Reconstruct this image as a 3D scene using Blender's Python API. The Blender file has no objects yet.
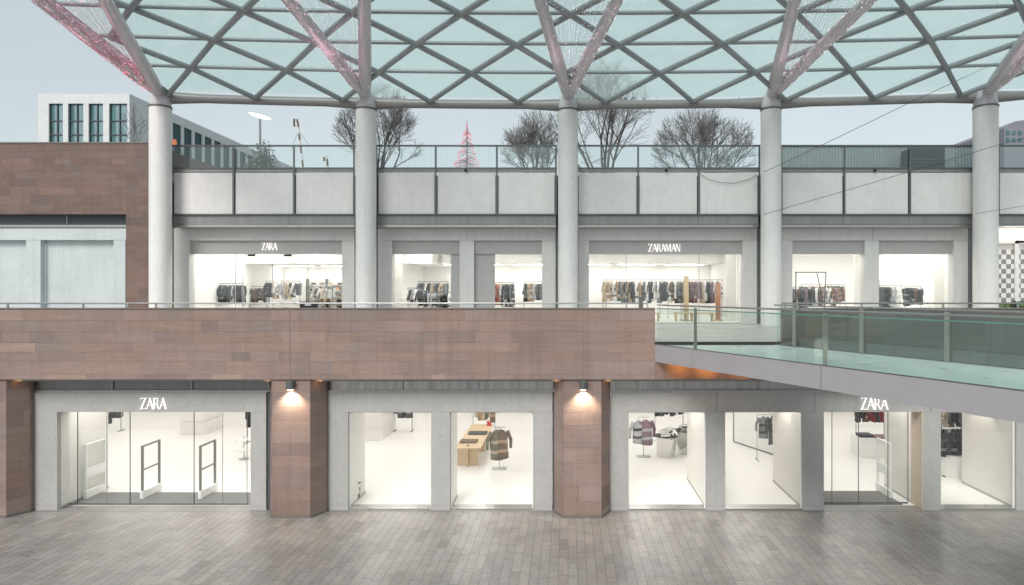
import bpy, math, random
from mathutils import Vector, Matrix
C = bpy.context.scene.collection
sc = bpy.context.scene
F, PX, PY, EYE = 640.0, 568.0, 290.0, 7.4
def X(px, Y): return (px-PX)*Y/F
def Z(py, Y): return EYE-(py-PY)*Y/F
def FY(py, z=0.0): return (EYE-z)*F/(py-PY)      # depth of a point at height z seen at row py
R = random.Random(7)

# ------------------------------------------------------------------ helpers
class MB:
    def __init__(s): s.v=[]; s.f=[]; s.c=[]; s.cur=None; s.m=[]; s.mi=0
    def face(s, *pts):
        n=len(s.v); s.v += [tuple(p) for p in pts]; s.f.append(tuple(range(n, n+len(pts)))); s.c.append(s.cur); s.m.append(s.mi)
    def box(s, x0,x1,y0,y1,z0,z1):
        a=[(x0,y0,z0),(x1,y0,z0),(x1,y1,z0),(x0,y1,z0),(x0,y0,z1),(x1,y0,z1),(x1,y1,z1),(x0,y1,z1)]
        s.hexa(a); return s
    def hexa(s, a):
        n=len(s.v); s.v += [tuple(p) for p in a]
        for q in ((0,3,2,1),(4,5,6,7),(0,1,5,4),(1,2,6,5),(2,3,7,6),(3,0,4,7)):
            s.f.append(tuple(n+i for i in q)); s.c.append(s.cur); s.m.append(s.mi)
        return s
    def poly(s, pts, vec):                       # extrude a closed polygon along vec
        n=len(s.v); k=len(pts); vec=Vector(vec)
        s.v += [tuple(p) for p in pts]+[tuple(Vector(p)+vec) for p in pts]
        s.f.append(tuple(range(n+k-1, n-1, -1))); s.f.append(tuple(range(n+k, n+2*k)))
        for i in range(k):
            j=(i+1)%k; s.f.append((n+i, n+j, n+k+j, n+k+i))
        s.c += [s.cur]*(k+2); s.m += [s.mi]*(k+2); return s
    def tube(s, p0, p1, r0, r1=None, n=8, caps=True):
        if r1 is None: r1=r0
        p0=Vector(p0); p1=Vector(p1); d=p1-p0
        if d.length<1e-6: return s
        d.normalize(); u=d.orthogonal().normalized()
        if abs(d.z)<.999:
            u=d.cross(Vector((0,0,1))).normalized()
        w=d.cross(u); b=len(s.v)
        for p,r in ((p0,r0),(p1,r1)):
            for i in range(n):
                a=2*math.pi*i/n; s.v.append(tuple(p+u*(r*math.cos(a))+w*(r*math.sin(a))))
        for i in range(n):
            j=(i+1)%n; s.f.append((b+i,b+j,b+n+j,b+n+i)); s.c.append(s.cur); s.m.append(s.mi)
        if caps:
            s.f.append(tuple(b+i for i in range(n-1,-1,-1))); s.f.append(tuple(b+n+i for i in range(n)))
            s.c += [s.cur]*2; s.m += [s.mi]*2
        return s
    def path(s, pts, r, n=6):
        for a,b in zip(pts[:-1], pts[1:]): s.tube(a,b,r,r,n)
        return s
    def lathe(s, cx, cy, prof, n=24):            # prof: (radius, z)
        b=len(s.v)
        for r,z in prof:
            for i in range(n):
                a=2*math.pi*i/n; s.v.append((cx+r*math.cos(a), cy+r*math.sin(a), z))
        for k in range(len(prof)-1):
            for i in range(n):
                j=(i+1)%n; s.f.append((b+k*n+i,b+k*n+j,b+(k+1)*n+j,b+(k+1)*n+i)); s.c.append(s.cur); s.m.append(s.mi)
        s.f.append(tuple(b+i for i in range(n-1,-1,-1))); s.f.append(tuple(b+(len(prof)-1)*n+i for i in range(n)))
        s.c += [s.cur]*2; s.m += [s.mi]*2
        return s
    def ball(s, c, rx, ry, rz, n=8, m=5):
        prof=[]
        b=len(s.v)
        for k in range(1,m):
            t=math.pi*k/m
            for i in range(n):
                a=2*math.pi*i/n
                s.v.append((c[0]+rx*math.sin(t)*math.cos(a), c[1]+ry*math.sin(t)*math.sin(a), c[2]-rz*math.cos(t)))
        for k in range(m-2):
            for i in range(n):
                j=(i+1)%n; s.f.append((b+k*n+i,b+k*n+j,b+(k+1)*n+j,b+(k+1)*n+i)); s.c.append(s.cur); s.m.append(s.mi)
        s.f.append(tuple(b+i for i in range(n-1,-1,-1))); s.f.append(tuple(b+(m-2)*n+i for i in range(n)))
        s.c += [s.cur]*2; s.m += [s.mi]*2
        return s
    def build(s, name, mat, parent=None, smooth=False, bevel=0, origin=None):
        me=bpy.data.meshes.new(name)
        o3=Vector(origin) if origin else Vector((0,0,0))
        me.from_pydata([tuple(Vector(v)-o3) for v in s.v], [], s.f)
        for m_ in (mat if isinstance(mat,(list,tuple)) else [mat]): me.materials.append(m_)
        me.polygons.foreach_set('material_index', s.m)
        if any(c is not None for c in s.c):
            at=me.color_attributes.new('tone','FLOAT_COLOR','CORNER'); k=0; data=[]
            for p,c in zip(me.polygons, s.c):
                c=c or (1,1,1)
                for _ in range(p.loop_total): data += [c[0],c[1],c[2],1.0]
            at.data.foreach_set('color', data)
        if smooth: me.polygons.foreach_set('use_smooth', [True]*len(me.polygons))
        o=bpy.data.objects.new(name, me); C.objects.link(o); o.location=o3
        if parent:
            o.parent=parent
            o.location = o3-Vector(parent.matrix_basis.translation) if parent.parent is None else o3-Vector(parent.matrix_basis.translation)-Vector(parent.parent.matrix_basis.translation)
        if smooth:
            try:
                md=o.modifiers.new('e','EDGE_SPLIT'); md.split_angle=math.radians(40)
            except Exception: pass
        if bevel:
            md=o.modifiers.new('b','BEVEL'); md.width=bevel; md.segments=2; md.limit_method='ANGLE'; md.angle_limit=math.radians(40)
        return o
def box(*a): return MB().box(*a)
def tag(o, label=None, cat=None, group=None, kind=None):
    if label: o['label']=label
    if cat: o['category']=cat
    if group: o['group']=group
    if kind: o['kind']=kind
    return o
def thing(name, loc, label, cat, group=None):
    o=bpy.data.objects.new(name, None); C.objects.link(o); o.location=loc; o.empty_display_size=.2
    return tag(o, label, cat, group)
def copy_tree(o, parent=None):
    c=o.copy(); C.objects.link(c)
    if parent: c.parent=parent
    for ch in o.children: copy_tree(ch, c)
    return c

# ------------------------------------------------------------------ materials
def new_mat(name):
    m=bpy.data.materials.new(name); m.use_nodes=True; nt=m.node_tree; nt.nodes.clear()
    out=nt.nodes.new('ShaderNodeOutputMaterial'); return m, nt, out
def N(nt, t, **kw):
    n=nt.nodes.new('ShaderNode'+t)
    for k,v in kw.items():
        if k in n.inputs: n.inputs[k].default_value=v
        else: setattr(n,k,v)
    return n
def surf(name, col, rough=.6, metal=0, var=.12, scale=1.5, bump=.0, stretch=(1,1,1), attr=False, spec=.5, stain=0, fine=8, specks=False):
    m,nt,out=new_mat(name); L=nt.links.new
    b=N(nt,'BsdfPrincipled'); b.inputs['Roughness'].default_value=rough; b.inputs['Metallic'].default_value=metal
    b.inputs['Specular IOR Level'].default_value=spec
    tc=N(nt,'TexCoord'); mp=N(nt,'Mapping'); mp.inputs['Scale'].default_value=stretch
    geo=N(nt,'NewGeometry'); L(geo.outputs['Position'], mp.inputs['Vector'])
    no=N(nt,'TexNoise'); no.inputs['Scale'].default_value=scale; no.inputs['Detail'].default_value=6; no.inputs['Roughness'].default_value=.65
    L(mp.outputs[0], no.inputs['Vector'])
    n2=N(nt,'TexNoise'); n2.inputs['Scale'].default_value=scale*fine; n2.inputs['Detail'].default_value=4
    L(mp.outputs[0], n2.inputs['Vector'])
    ad=N(nt,'Math',operation='ADD'); L(no.outputs['Fac'],ad.inputs[0]); L(n2.outputs['Fac'],ad.inputs[1])
    mr=N(nt,'MapRange'); mr.inputs['From Min'].default_value=.6; mr.inputs['From Max'].default_value=1.4
    mr.inputs['To Min'].default_value=1-var; mr.inputs['To Max'].default_value=1+var; L(ad.outputs[0], mr.inputs['Value'])
    mx=N(nt,'VectorMath',operation='MULTIPLY'); 
    if attr:
        a=N(nt,'Attribute',attribute_name='tone'); v1=N(nt,'VectorMath',operation='MULTIPLY'); L(a.outputs['Color'],v1.inputs[0]); v1.inputs[1].default_value=col[:3]
        L(v1.outputs[0],mx.inputs[0])
    else: mx.inputs[0].default_value=col[:3]
    L(mr.outputs[0], mx.inputs[1])
    last=mx.outputs[0]
    if stain:
        ns=N(nt,'TexNoise'); ns.inputs['Scale'].default_value=.35; ns.inputs['Detail'].default_value=5; ns.inputs['Roughness'].default_value=.7
        L(geo.outputs['Position'], ns.inputs['Vector'])
        m3=N(nt,'MapRange'); m3.inputs['From Min'].default_value=.42; m3.inputs['From Max'].default_value=.68; m3.inputs['To Min'].default_value=1; m3.inputs['To Max'].default_value=1-stain
        L(ns.outputs['Fac'],m3.inputs['Value']); v3=N(nt,'VectorMath',operation='MULTIPLY'); L(last,v3.inputs[0]); L(m3.outputs[0],v3.inputs[1]); last=v3.outputs[0]
        ms=N(nt,'Mapping'); ms.inputs['Scale'].default_value=(5,5,.22) if not specks else (1.6,1.6,1.6); L(geo.outputs['Position'],ms.inputs['Vector'])
        nd_=N(nt,'TexNoise'); nd_.inputs['Scale'].default_value=1; nd_.inputs['Detail'].default_value=6; nd_.inputs['Roughness'].default_value=.6; L(ms.outputs[0],nd_.inputs['Vector'])
        m4=N(nt,'MapRange'); m4.inputs['From Min'].default_value=.5; m4.inputs['From Max'].default_value=.75; m4.inputs['To Min'].default_value=1; m4.inputs['To Max'].default_value=1-max(.08,stain)
        L(nd_.outputs['Fac'],m4.inputs['Value']); v4=N(nt,'VectorMath',operation='MULTIPLY'); L(last,v4.inputs[0]); L(m4.outputs[0],v4.inputs[1]); last=v4.outputs[0]
        if specks:
            vo=N(nt,'TexVoronoi'); vo.inputs['Scale'].default_value=2.3; L(geo.outputs['Position'],vo.inputs['Vector'])
            m6=N(nt,'MapRange'); m6.inputs['From Min'].default_value=.035; m6.inputs['From Max'].default_value=.055; m6.inputs['To Min'].default_value=.55; m6.inputs['To Max'].default_value=1
            L(vo.outputs['Distance'],m6.inputs['Value']); v6=N(nt,'VectorMath',operation='MULTIPLY'); L(last,v6.inputs[0]); L(m6.outputs[0],v6.inputs[1]); last=v6.outputs[0]
    L(last, b.inputs['Base Color'])
    m2=N(nt,'MapRange'); m2.inputs['From Min'].default_value=.3; m2.inputs['From Max'].default_value=.7
    m2.inputs['To Min'].default_value=max(.02,rough-.035); m2.inputs['To Max'].default_value=min(1,rough+.035); L(n2.outputs['Fac'],m2.inputs['Value']); L(m2.outputs[0],b.inputs['Roughness'])
    if bump:
        bp=N(nt,'Bump'); bp.inputs['Strength'].default_value=bump; bp.inputs['Distance'].default_value=.02; L(ad.outputs[0],bp.inputs['Height']); L(bp.outputs[0],b.inputs['Normal'])
    L(b.outputs[0], out.inputs['Surface']); return m
def emit(name, col, s):
    m,nt,out=new_mat(name); e=N(nt,'Emission'); e.inputs['Color'].default_value=(*col,1); e.inputs['Strength'].default_value=s
    nt.links.new(e.outputs[0],out.inputs['Surface']); return m
def glass(name, tint, refl=.06, rough=.0, haze=0.0, hcol=(.8,.9,.9), top=.6, frit=None):
    m,nt,out=new_mat(name); L=nt.links.new
    t=N(nt,'BsdfTransparent'); t.inputs['Color'].default_value=(*tint,1)
    base=t.outputs[0]
    if haze or frit:
        d=N(nt,'BsdfTranslucent'); d.inputs['Color'].default_value=(*hcol,1)
        d2=N(nt,'BsdfDiffuse'); d2.inputs['Color'].default_value=(*hcol,1)
        dm=N(nt,'MixShader'); dm.inputs[0].default_value=.35; L(d.outputs[0],dm.inputs[1]); L(d2.outputs[0],dm.inputs[2])
        mh=N(nt,'MixShader'); L(base,mh.inputs[1]); L(dm.outputs[0],mh.inputs[2])
        g0=N(nt,'NewGeometry'); no=N(nt,'TexNoise'); no.inputs['Scale'].default_value=.5; no.inputs['Detail'].default_value=7; L(g0.outputs['Position'],no.inputs['Vector'])
        mr=N(nt,'MapRange'); mr.inputs['From Min'].default_value=.3; mr.inputs['From Max'].default_value=.7; mr.inputs['To Min'].default_value=haze*.85; mr.inputs['To Max'].default_value=haze*1.15
        L(no.outputs['Fac'],mr.inputs['Value'])
        if frit:
            sx=N(nt,'SeparateXYZ'); L(g0.outputs['Position'],sx.inputs[0]); mu=N(nt,'Math',operation='MULTIPLY'); mu.inputs[1].default_value=frit; L(sx.outputs[0],mu.inputs[0])
            fr=N(nt,'Math',operation='FRACT'); L(mu.outputs[0],fr.inputs[0]); lt=N(nt,'Math',operation='LESS_THAN'); lt.inputs[1].default_value=.3; L(fr.outputs[0],lt.inputs[0])
            m5=N(nt,'Math',operation='MULTIPLY_ADD'); m5.inputs[1].default_value=.06; L(lt.outputs[0],m5.inputs[0]); L(mr.outputs[0],m5.inputs[2]); L(m5.outputs[0],mh.inputs[0])
        else: L(mr.outputs[0],mh.inputs[0])
        base=mh.outputs[0]
    g=N(nt,'BsdfGlossy'); g.inputs['Roughness'].default_value=rough; g.inputs['Color'].default_value=(.95,1,.98,1)
    lw=N(nt,'LayerWeight'); lw.inputs['Blend'].default_value=.5
    p=N(nt,'Math',operation='POWER'); p.inputs[1].default_value=4; L(lw.outputs['Facing'],p.inputs[0])
    ma=N(nt,'MapRange'); ma.inputs['To Min'].default_value=refl; ma.inputs['To Max'].default_value=top; L(p.outputs[0],ma.inputs['Value'])
    mx=N(nt,'MixShader'); L(ma.outputs[0],mx.inputs[0]); L(base,mx.inputs[1]); L(g.outputs[0],mx.inputs[2]); L(mx.outputs[0],out.inputs['Surface'])
    return m

M={}
M['stone']=surf('brown_sandstone',(1,1,1),.62,0,.16,.9,.15,(1,1,9),attr=True,spec=.3,stain=.14)
M['joint']=surf('stone_joint',(.19,.15,.135),.9)
M['coping']=surf('coping_stone',(.16,.14,.13),.6,var=.2)
M['paving']=surf('paving_stone',(1,1,1),.32,0,.20,1.2,.2,(1,1,1),attr=True,spec=.5,stain=.22,specks=True)
M['paving_joint']=surf('paving_joint',(.11,.105,.10),.9)
M['walk']=surf('walkway_paving',(1,1,1),.45,0,.15,1.2,.2,attr=True,spec=.4)
M['ground']=surf('far_ground',(.2,.2,.2),.9)
M['frame']=surf('cast_stone_frame',(.42,.415,.40),.55,0,.10,1.3,.12,stain=.06)
M['frame_up']=surf('pale_cast_stone',(.60,.595,.585),.55,0,.08,1.3,.1,stain=.05)
M['recess']=surf('grey_render',(.40,.395,.39),.7,0,.10,2,.1)
M['panel']=surf('fascia_panel',(.76,.74,.725),.6,0,.07,1.5,.05,(1,1,1),stain=.08)
M['blank']=surf('blank_boards',(.52,.57,.58),.7,0,.08,1,.05,stain=.1)
M['column']=surf('painted_column',(.74,.735,.72),.45,0,.06,1.2,.06,(1,1,.4),stain=.08)
M['steel']=surf('painted_steel',(.27,.295,.305),.35,.1,.10,2,.05)
M['beam']=surf('edge_beam_steel',(.26,.255,.25),.4,.1,.1,2,.03)
M['strut']=surf('pale_painted_steel',(.56,.54,.56),.35,.1,.08,2,.04)
M['dark']=surf('dark_frame_metal',(.14,.15,.15),.45,.5,.15,3)
M['darker']=surf('black_metal',(.03,.03,.032),.4,.3,.15,3)
M['brushed']=surf('brushed_metal',(.46,.45,.43),.32,.7,.25,1.0,0,(4,1,.2),fine=2)
M['band']=surf('grey_metal_band',(.26,.265,.265),.45,.4,.18,.8,0,(2,1,.3),fine=3)
M['inox']=surf('stainless_steel',(.40,.40,.39),.3,.85,.06,1,fine=2)
M['white']=surf('white_wall_paint',(.83,.82,.795),.6,0,.03,1)
M['shopfloor']=surf('polished_cream_floor',(.80,.775,.75),.35,0,.03,.3,0,spec=.35,fine=3)
M['shoparch']=surf('cream_cladding',(.74,.715,.67),.5,0,.04,1)
M['mat']=surf('entrance_mat',(.17,.165,.16),.85,0,.25,2,.2,(1,6,1))
M['beige']=surf('beige_reveal',(.62,.52,.41),.6,0,.08,2)
M['oak']=surf('light_oak',(.62,.46,.28),.5,0,.18,2,.05,(1,.3,4))
M['glass']=glass('clear_glass',(.97,.985,.98),.06)
M['terrace_glass']=glass('balustrade_glass',(.93,.965,.965),.045,haze=.015,hcol=(.55,.62,.62),frit=9.0)
M['bridge_glass']=glass('green_edged_glass',(.92,.975,.955),.07,haze=.004,hcol=(.4,.6,.58),top=.35)
M['glass_edge']=surf('glass_edge_green',(.10,.24,.21),.2,0,.05,3)
M['roof_glass']=glass('canopy_glass',(.84,.95,.925),.04,haze=.30,hcol=(.82,.97,.92),top=.35)
M['deck']=surf('deck_stone_reflected_teal',(.52,.60,.575),.3,0,.12,.8,0,(1,1,1),spec=.5,fine=2)  # teal of the glass and sky reflections is mixed into the deck colour
M['fascia']=surf('lilac_grey_fascia',(.40,.385,.40),.45,.2,.05,1)
M['bwhite']=surf('white_concrete',(.62,.64,.64),.7,0,.10,.4,.05,(1,1,.5))
M['bglass']=surf('dark_teal_glazing',(.06,.15,.15),.12,.2,.5,.4,0,(2.5,2.5,.25),spec=.8)
M['bglass_side']=surf('dark_side_glazing',(.03,.075,.08),.45,0,.4,.5,0,(2.5,2.5,.25),spec=.2)
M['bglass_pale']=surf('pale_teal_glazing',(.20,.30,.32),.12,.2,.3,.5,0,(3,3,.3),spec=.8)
M['bark']=surf('winter_bark',(.07,.065,.06),.85,0,.3,3)
M['twig']=surf('winter_twigs',(.14,.13,.125),.85,0,.3,3)
M['leaf']=surf('dark_evergreen',(.06,.085,.06),.7,0,.4,3)
M['leafy']=surf('fresh_green_leaves',(.16,.26,.08),.6,0,.4,3)
M['ribbed']=surf('ribbed_screen',(.24,.28,.29),.5,.3,.15,1,0,(1,1,.3))
M['slate']=surf('dark_cladding',(.07,.08,.09),.5,.2,.2,1)
M['greybuild']=surf('grey_building',(.20,.205,.23),.6,0,.15,.5)
M['mirror']=surf('mirror_steel',(.75,.74,.72),.12,1,.04,3)
M['postsel']=surf('bridge_post_steel',(.30,.30,.27),.4,.5,.1,1,fine=2)
M['gate']=surf('bronze_grey_metal',(.20,.185,.17),.4,.4,.1,2)
M['cable']=surf('dark_cable',(.05,.05,.05),.6)
M['sign_light']=emit('lit_sign_letters',(1,.95,.92),1.05)
M['ceil_light']=emit('shop_ceiling_light',(1,.955,.92),7.0)
M['ceil_light_up']=emit('upper_shop_ceiling_light',(1,.955,.915),12)
M['lamp_warm']=emit('warm_lamp_glow',(1,.80,.55),14)
M['lamp_head']=emit('street_lamp_glow',(1,.95,.85),1.8)
M['led_pink']=emit('pink_led',(1,.50,.66),2.2)
M['led_white']=emit('white_led',(1,.88,.92),2.2)
M['led_red']=emit('red_led',(1,.12,.16),2.0)
M['redlight']=emit('pink_red_tree_light',(.9,.18,.28),1.0)
M['wire']=surf('net_wire',(.55,.45,.50),.6)
M['wirep']=surf('pink_net_wire',(.85,.45,.56),.6)
M['red']=surf('red_lacquer',(.55,.06,.05),.4)
M['copper']=surf('orange_display_board',(.50,.24,.14),.5)
CC={'black':(.025,.025,.028),'charcoal':(.07,.07,.075),'grey':(.20,.20,.205),'pale grey':(.45,.45,.45),'white':(.75,.74,.72),
    'beige':(.50,.40,.29),'brown':(.16,.10,.07),'tan':(.40,.27,.17),'rust red':(.38,.10,.07),'mauve':(.24,.15,.18),'olive':(.17,.16,.10),'navy':(.05,.06,.10),'dark red':(.22,.03,.05)}
for k,v in CC.items(): M['cloth_'+k]=surf('cloth_'+k.replace(' ','_'),v,.85,0,.35,9,.3)

# ------------------------------------------------------------------ world, sun, camera
w=bpy.data.worlds.new('World'); sc.world=w; w.use_nodes=True; nt=w.node_tree; nt.nodes.clear()
sky=nt.nodes.new('ShaderNodeTexSky'); sky.sky_type='NISHITA'; sky.sun_disc=False
EL,RO=math.radians(42),math.radians(200)
sky.sun_elevation=EL; sky.sun_rotation=RO; sky.air_density=1.0; sky.dust_density=3.0; sky.ozone_density=1.0
hs=nt.nodes.new('ShaderNodeHueSaturation'); hs.inputs['Saturation'].default_value=.34
g=nt.nodes.new('ShaderNodeMix'); g.data_type='RGBA'; g.inputs[0].default_value=.55
tcw=nt.nodes.new('ShaderNodeTexCoord'); sp=nt.nodes.new('ShaderNodeSeparateXYZ'); nt.links.new(tcw.outputs['Generated'],sp.inputs[0])
cr=nt.nodes.new('ShaderNodeValToRGB'); nt.links.new(sp.outputs['Z'],cr.inputs[0])
cr.color_ramp.elements[0].position=0; cr.color_ramp.elements[0].color=(7.6,8.5,8.7,1)
cr.color_ramp.elements[1].position=.9; cr.color_ramp.elements[1].color=(3.6,4.4,4.9,1)
e=cr.color_ramp.elements.new(.30); e.color=(5.8,6.8,7.05,1)
nz=nt.nodes.new('ShaderNodeTexNoise'); nz.inputs['Scale'].default_value=2.2; nz.inputs['Detail'].default_value=5
nt.links.new(tcw.outputs['Generated'],nz.inputs['Vector'])
mrw=nt.nodes.new('ShaderNodeMapRange'); mrw.inputs['From Min'].default_value=.3; mrw.inputs['From Max'].default_value=.7; mrw.inputs['To Min'].default_value=.93; mrw.inputs['To Max'].default_value=1.06
nt.links.new(nz.outputs['Fac'],mrw.inputs['Value'])
vm=nt.nodes.new('ShaderNodeVectorMath'); vm.operation='MULTIPLY'
bg=nt.nodes.new('ShaderNodeBackground'); ow=nt.nodes.new('ShaderNodeOutputWorld'); bg.inputs['Strength'].default_value=.10
nt.links.new(sky.outputs[0],hs.inputs['Color']); nt.links.new(hs.outputs[0],g.inputs[6]); nt.links.new(cr.outputs[0],g.inputs[7])
nt.links.new(g.outputs[2],vm.inputs[0]); nt.links.new(mrw.outputs[0],vm.inputs[1]); nt.links.new(vm.outputs[0],bg.inputs['Color']); nt.links.new(bg.outputs[0],ow.inputs['Surface'])
sl=bpy.data.lights.new('sun','SUN'); sl.energy=2.0; sl.angle=math.radians(26); sl.color=(1,.955,.91)
so=bpy.data.objects.new('sun',sl); C.objects.link(so)
d=Vector((math.sin(RO)*math.cos(EL), math.cos(RO)*math.cos(EL), math.sin(EL)))
so.rotation_euler=d.to_track_quat('Z','Y').to_euler(); so.location=(0,0,40)
cam=bpy.data.cameras.new('camera'); co=bpy.data.objects.new('camera',cam); C.objects.link(co); sc.camera=co
co.location=(0,0,EYE); co.rotation_euler=(math.pi/2,0,0); cam.sensor_width=36; cam.lens=F*36/1024
cam.shift_x=(512-PX)/1024; cam.shift_y=(PY-292.5)/1024; cam.clip_end=1500; cam.clip_start=.05
sc.view_settings.view_transform='Standard'; sc.view_settings.look='None'; sc.view_settings.exposure=.34; sc.view_settings.gamma=1

# ------------------------------------------------------------------ stone facing
SB=(.280,.205,.178)
def tone(base, r, dark=.0, spread=.16):
    k=1+r.uniform(-spread,spread)
    if r.random()<.12: k*=1.12
    if r.random()<.12: k*=.90
    h=r.uniform(-.05,.05)
    return (base[0]*k*(1+h), base[1]*k, base[2]*k*(1-h))
def stones(mb, o, u, length, z0, z1, seed, base=SB, hs=(.30,.36,.36,.42), ls=(.45,1.5), gap=.0025, spread=.055):
    r=random.Random(seed); z=z1; u=Vector(u).normalized(); o=Vector(o)
    while z>z0+.001:
        h=r.choice(hs); zb=max(z0,z-h)
        if zb-z0<.12: zb=z0
        x=0; rowk=1+r.uniform(-.05,.05)
        first=True
        while x<length-.001:
            l=r.uniform(*ls)*(r.uniform(.3,1) if first else 1); first=False; xe=min(length,x+l)
            if length-xe<.15: xe=length
            t=tone(base,r,spread=spread); mb.cur=tuple(c*rowk for c in t)
            a=o+u*(x+gap); b=o+u*(xe-gap)
            mb.face((a.x,a.y,zb+gap),(b.x,b.y,zb+gap),(b.x,b.y,z-gap),(a.x,a.y,z-gap))
            x=xe
        z=zb
    mb.cur=None

# ================================================================== SETTING
box(-300,300,-40,600,-.5,-.03).build('ground',M['ground']); tag(bpy.data.objects['ground'],kind='structure')
pv=MB(); pj=MB(); pj.face((-27,10,-.006),(27,10,-.006),(27,21.45,-.006),(-27,21.45,-.006)); 
r=random.Random(11); x=-26.0
while x<26:
    wd=.25; y=10+r.uniform(-1,0)
    while y<21.35:
        l=r.choice((.6,.75,.9,.9,1.05,1.2)); y1=min(y+l,21.35)
        k=1+r.uniform(-.10,.10)
        if r.random()<.06: k*=.84
        warm=r.uniform(-.015,.03)
        pv.cur=(.312*k*(1+warm),.292*k,.276*k*(1-warm))
        if y1>10: pv.face((x+.004,max(y,10)+.004,0),(x+wd-.004,max(y,10)+.004,0),(x+wd-.004,y1-.004,0),(x+.004,y1-.004,0))
        y=y1
    x+=wd
x=-26
while x<26:
    l=r.uniform(.8,1.4); k=1+r.uniform(-.1,.1); pv.cur=(.27*k,.255*k,.24*k)
    pv.face((x+.004,21.36,0),(x+l-.004,21.36,0),(x+l-.004,21.95,0),(x+.004,21.95,0)); x+=l
p=pv.build('plaza_paving',M['paving']); tag(p,kind='structure')
pj=MB().box(-27,27,9,21.98,-.03,-.006).build('paving_bed',M['paving_joint']); tag(pj,kind='structure')
# shop floors, slabs
tag(box(-29,24,21.98,42,-.03,.012).build('shop_floor',M['shopfloor']),kind='structure')
tag(box(-32,30,20.95,31.93,5.0,5.70).build('upper_walkway',M['walk']),kind='structure')
wk=MB(); r=random.Random(5); y=21.0
while y<31.9:
    x=-32+r.uniform(-1,0)
    while x<30:
        l=r.uniform(1.2,2.2); k=1+r.uniform(-.1,.1); wk.cur=(.50*k,.475*k,.45*k)
        wk.face((x+.004,y+.004,5.704),(x+l-.004,y+.004,5.704),(x+l-.004,min(y+.45,31.9)-.004,5.704),(x+.004,min(y+.45,31.9)-.004,5.704)); x+=l
    y+=.45
tag(wk.build('upper_walkway_paving',M['walk']),kind='structure')
tag(box(-22,30,31.94,46,5.4,5.712).build('upper_shop_floor',M['shopfloor']),kind='structure')
tag(box(-60,60,31.6,140,12.7,13.05).build('terrace_ground',M['ground']),kind='structure')
tag(box(-32,30,20.9,21.9,4.42,4.50).build('walkway_soffit',M['band']),kind='structure')

# ================================================================== LOWER LEVEL
YF=21.5                                   # shop frame plane, lower level
YP=20.7                                   # parapet face
# parapet wall
def parapet(x0,x1,z0,z1,seed,name,label):
    t=thing(name,((x0+x1)/2,YP,z0),label,'wall')
    bs=SB if x0<0 else (.115,.104,.098)  # right wall: dark reflections of the bridge glass put into its stone colour
    mb=MB(); stones(mb,(x0,YP-.006,0),(1,0,0),x1-x0,z0,z1,seed,base=bs); mb.build('stone_facing',M['stone'],t)
    mb=MB(); mb.box(x0+.002,x1-.002,YP,YP+.24,z0,z1-.002); mb.build('wall_core',M['joint'],t)
    mb=MB(); stones(mb,(x0-.004 if x0>0 else x1+.004,YP if x0<0 else YP+.24,0),(0,1,0) if x0<0 else (0,-1,0),.24,z0,z1,seed+3); mb.build('end_facing',M['stone'],t)
    return t
z0,z1=Z(379.5,YP),Z(309.3,YP)
pt=parapet(-24,X(655,YP),z0,z1,21,'parapet_wall','long brown sandstone parapet wall running between the two shop levels, left of the bridge')
mb=MB(); mb.box(-24,X(655,YP)+.01,YP-.03,YP+.27,z1,z1+.045); mb.build('coping',M['coping'],pt,bevel=.006)
# expansion joints
mb=MB()
for px in (290,583): mb.box(X(px,YP)-.008,X(px,YP)+.008,YP-.012,YP-.006,z0,z1)
mb.build('expansion_joint',M['joint'],pt)
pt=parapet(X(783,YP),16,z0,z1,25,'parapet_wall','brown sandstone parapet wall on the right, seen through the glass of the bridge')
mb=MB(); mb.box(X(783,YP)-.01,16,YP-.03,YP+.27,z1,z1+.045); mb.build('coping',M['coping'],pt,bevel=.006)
# slab edge under bridge
pt=thing('slab_edge_wall',(5,YP,4.5),'low brown sandstone slab edge lit orange beneath the landing of the bridge','wall')
mb=MB(); stones(mb,(X(655,YP)+.004,YP-.006,0),(1,0,0),X(783,YP)-X(655,YP)-.008,z0,5.55,31); mb.build('stone_facing',M['stone'],pt)
mb=MB(); mb.box(X(655,YP)+.003,X(783,YP)-.003,YP,YP+.24,z0,5.55); mb.build('wall_core',M['joint'],pt)

# handrail on the long parapet
zr=Z(303.3,YP+.1)
hr=thing('handrail',(-9,YP+.1,z1),'slim steel handrail on short posts along the top of the long brown parapet','handrail')
mb=MB(); mb.tube((-24,YP+.1,zr),(X(648,YP),YP+.1,zr),.028,n=10); mb.build('rail',M['inox'],hr,smooth=True)
for px in (-40,5,81,125,154,248,318,372,430,508,582,627,648):
    mb=MB(); xx=X(px,YP); mb.box(xx-.022,xx+.022,YP+.07,YP+.13,z1+.046,zr-.02); mb.build('post',M['inox'],hr)
hr=thing('handrail',(11,YP+.1,z1),'slim steel handrail above the right-hand parapet behind the bridge glass','handrail')
mb=MB(); mb.tube((X(783,YP),YP+.1,zr),(16,YP+.1,zr),.028,n=10); mb.build('rail',M['inox'],hr,smooth=True)
for px in (786,863,945,1020):
    mb=MB(); xx=X(px,YP); mb.box(xx-.022,xx+.022,YP+.07,YP+.13,z1+.046,zr-.02); mb.build('post',M['inox'],hr)
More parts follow.
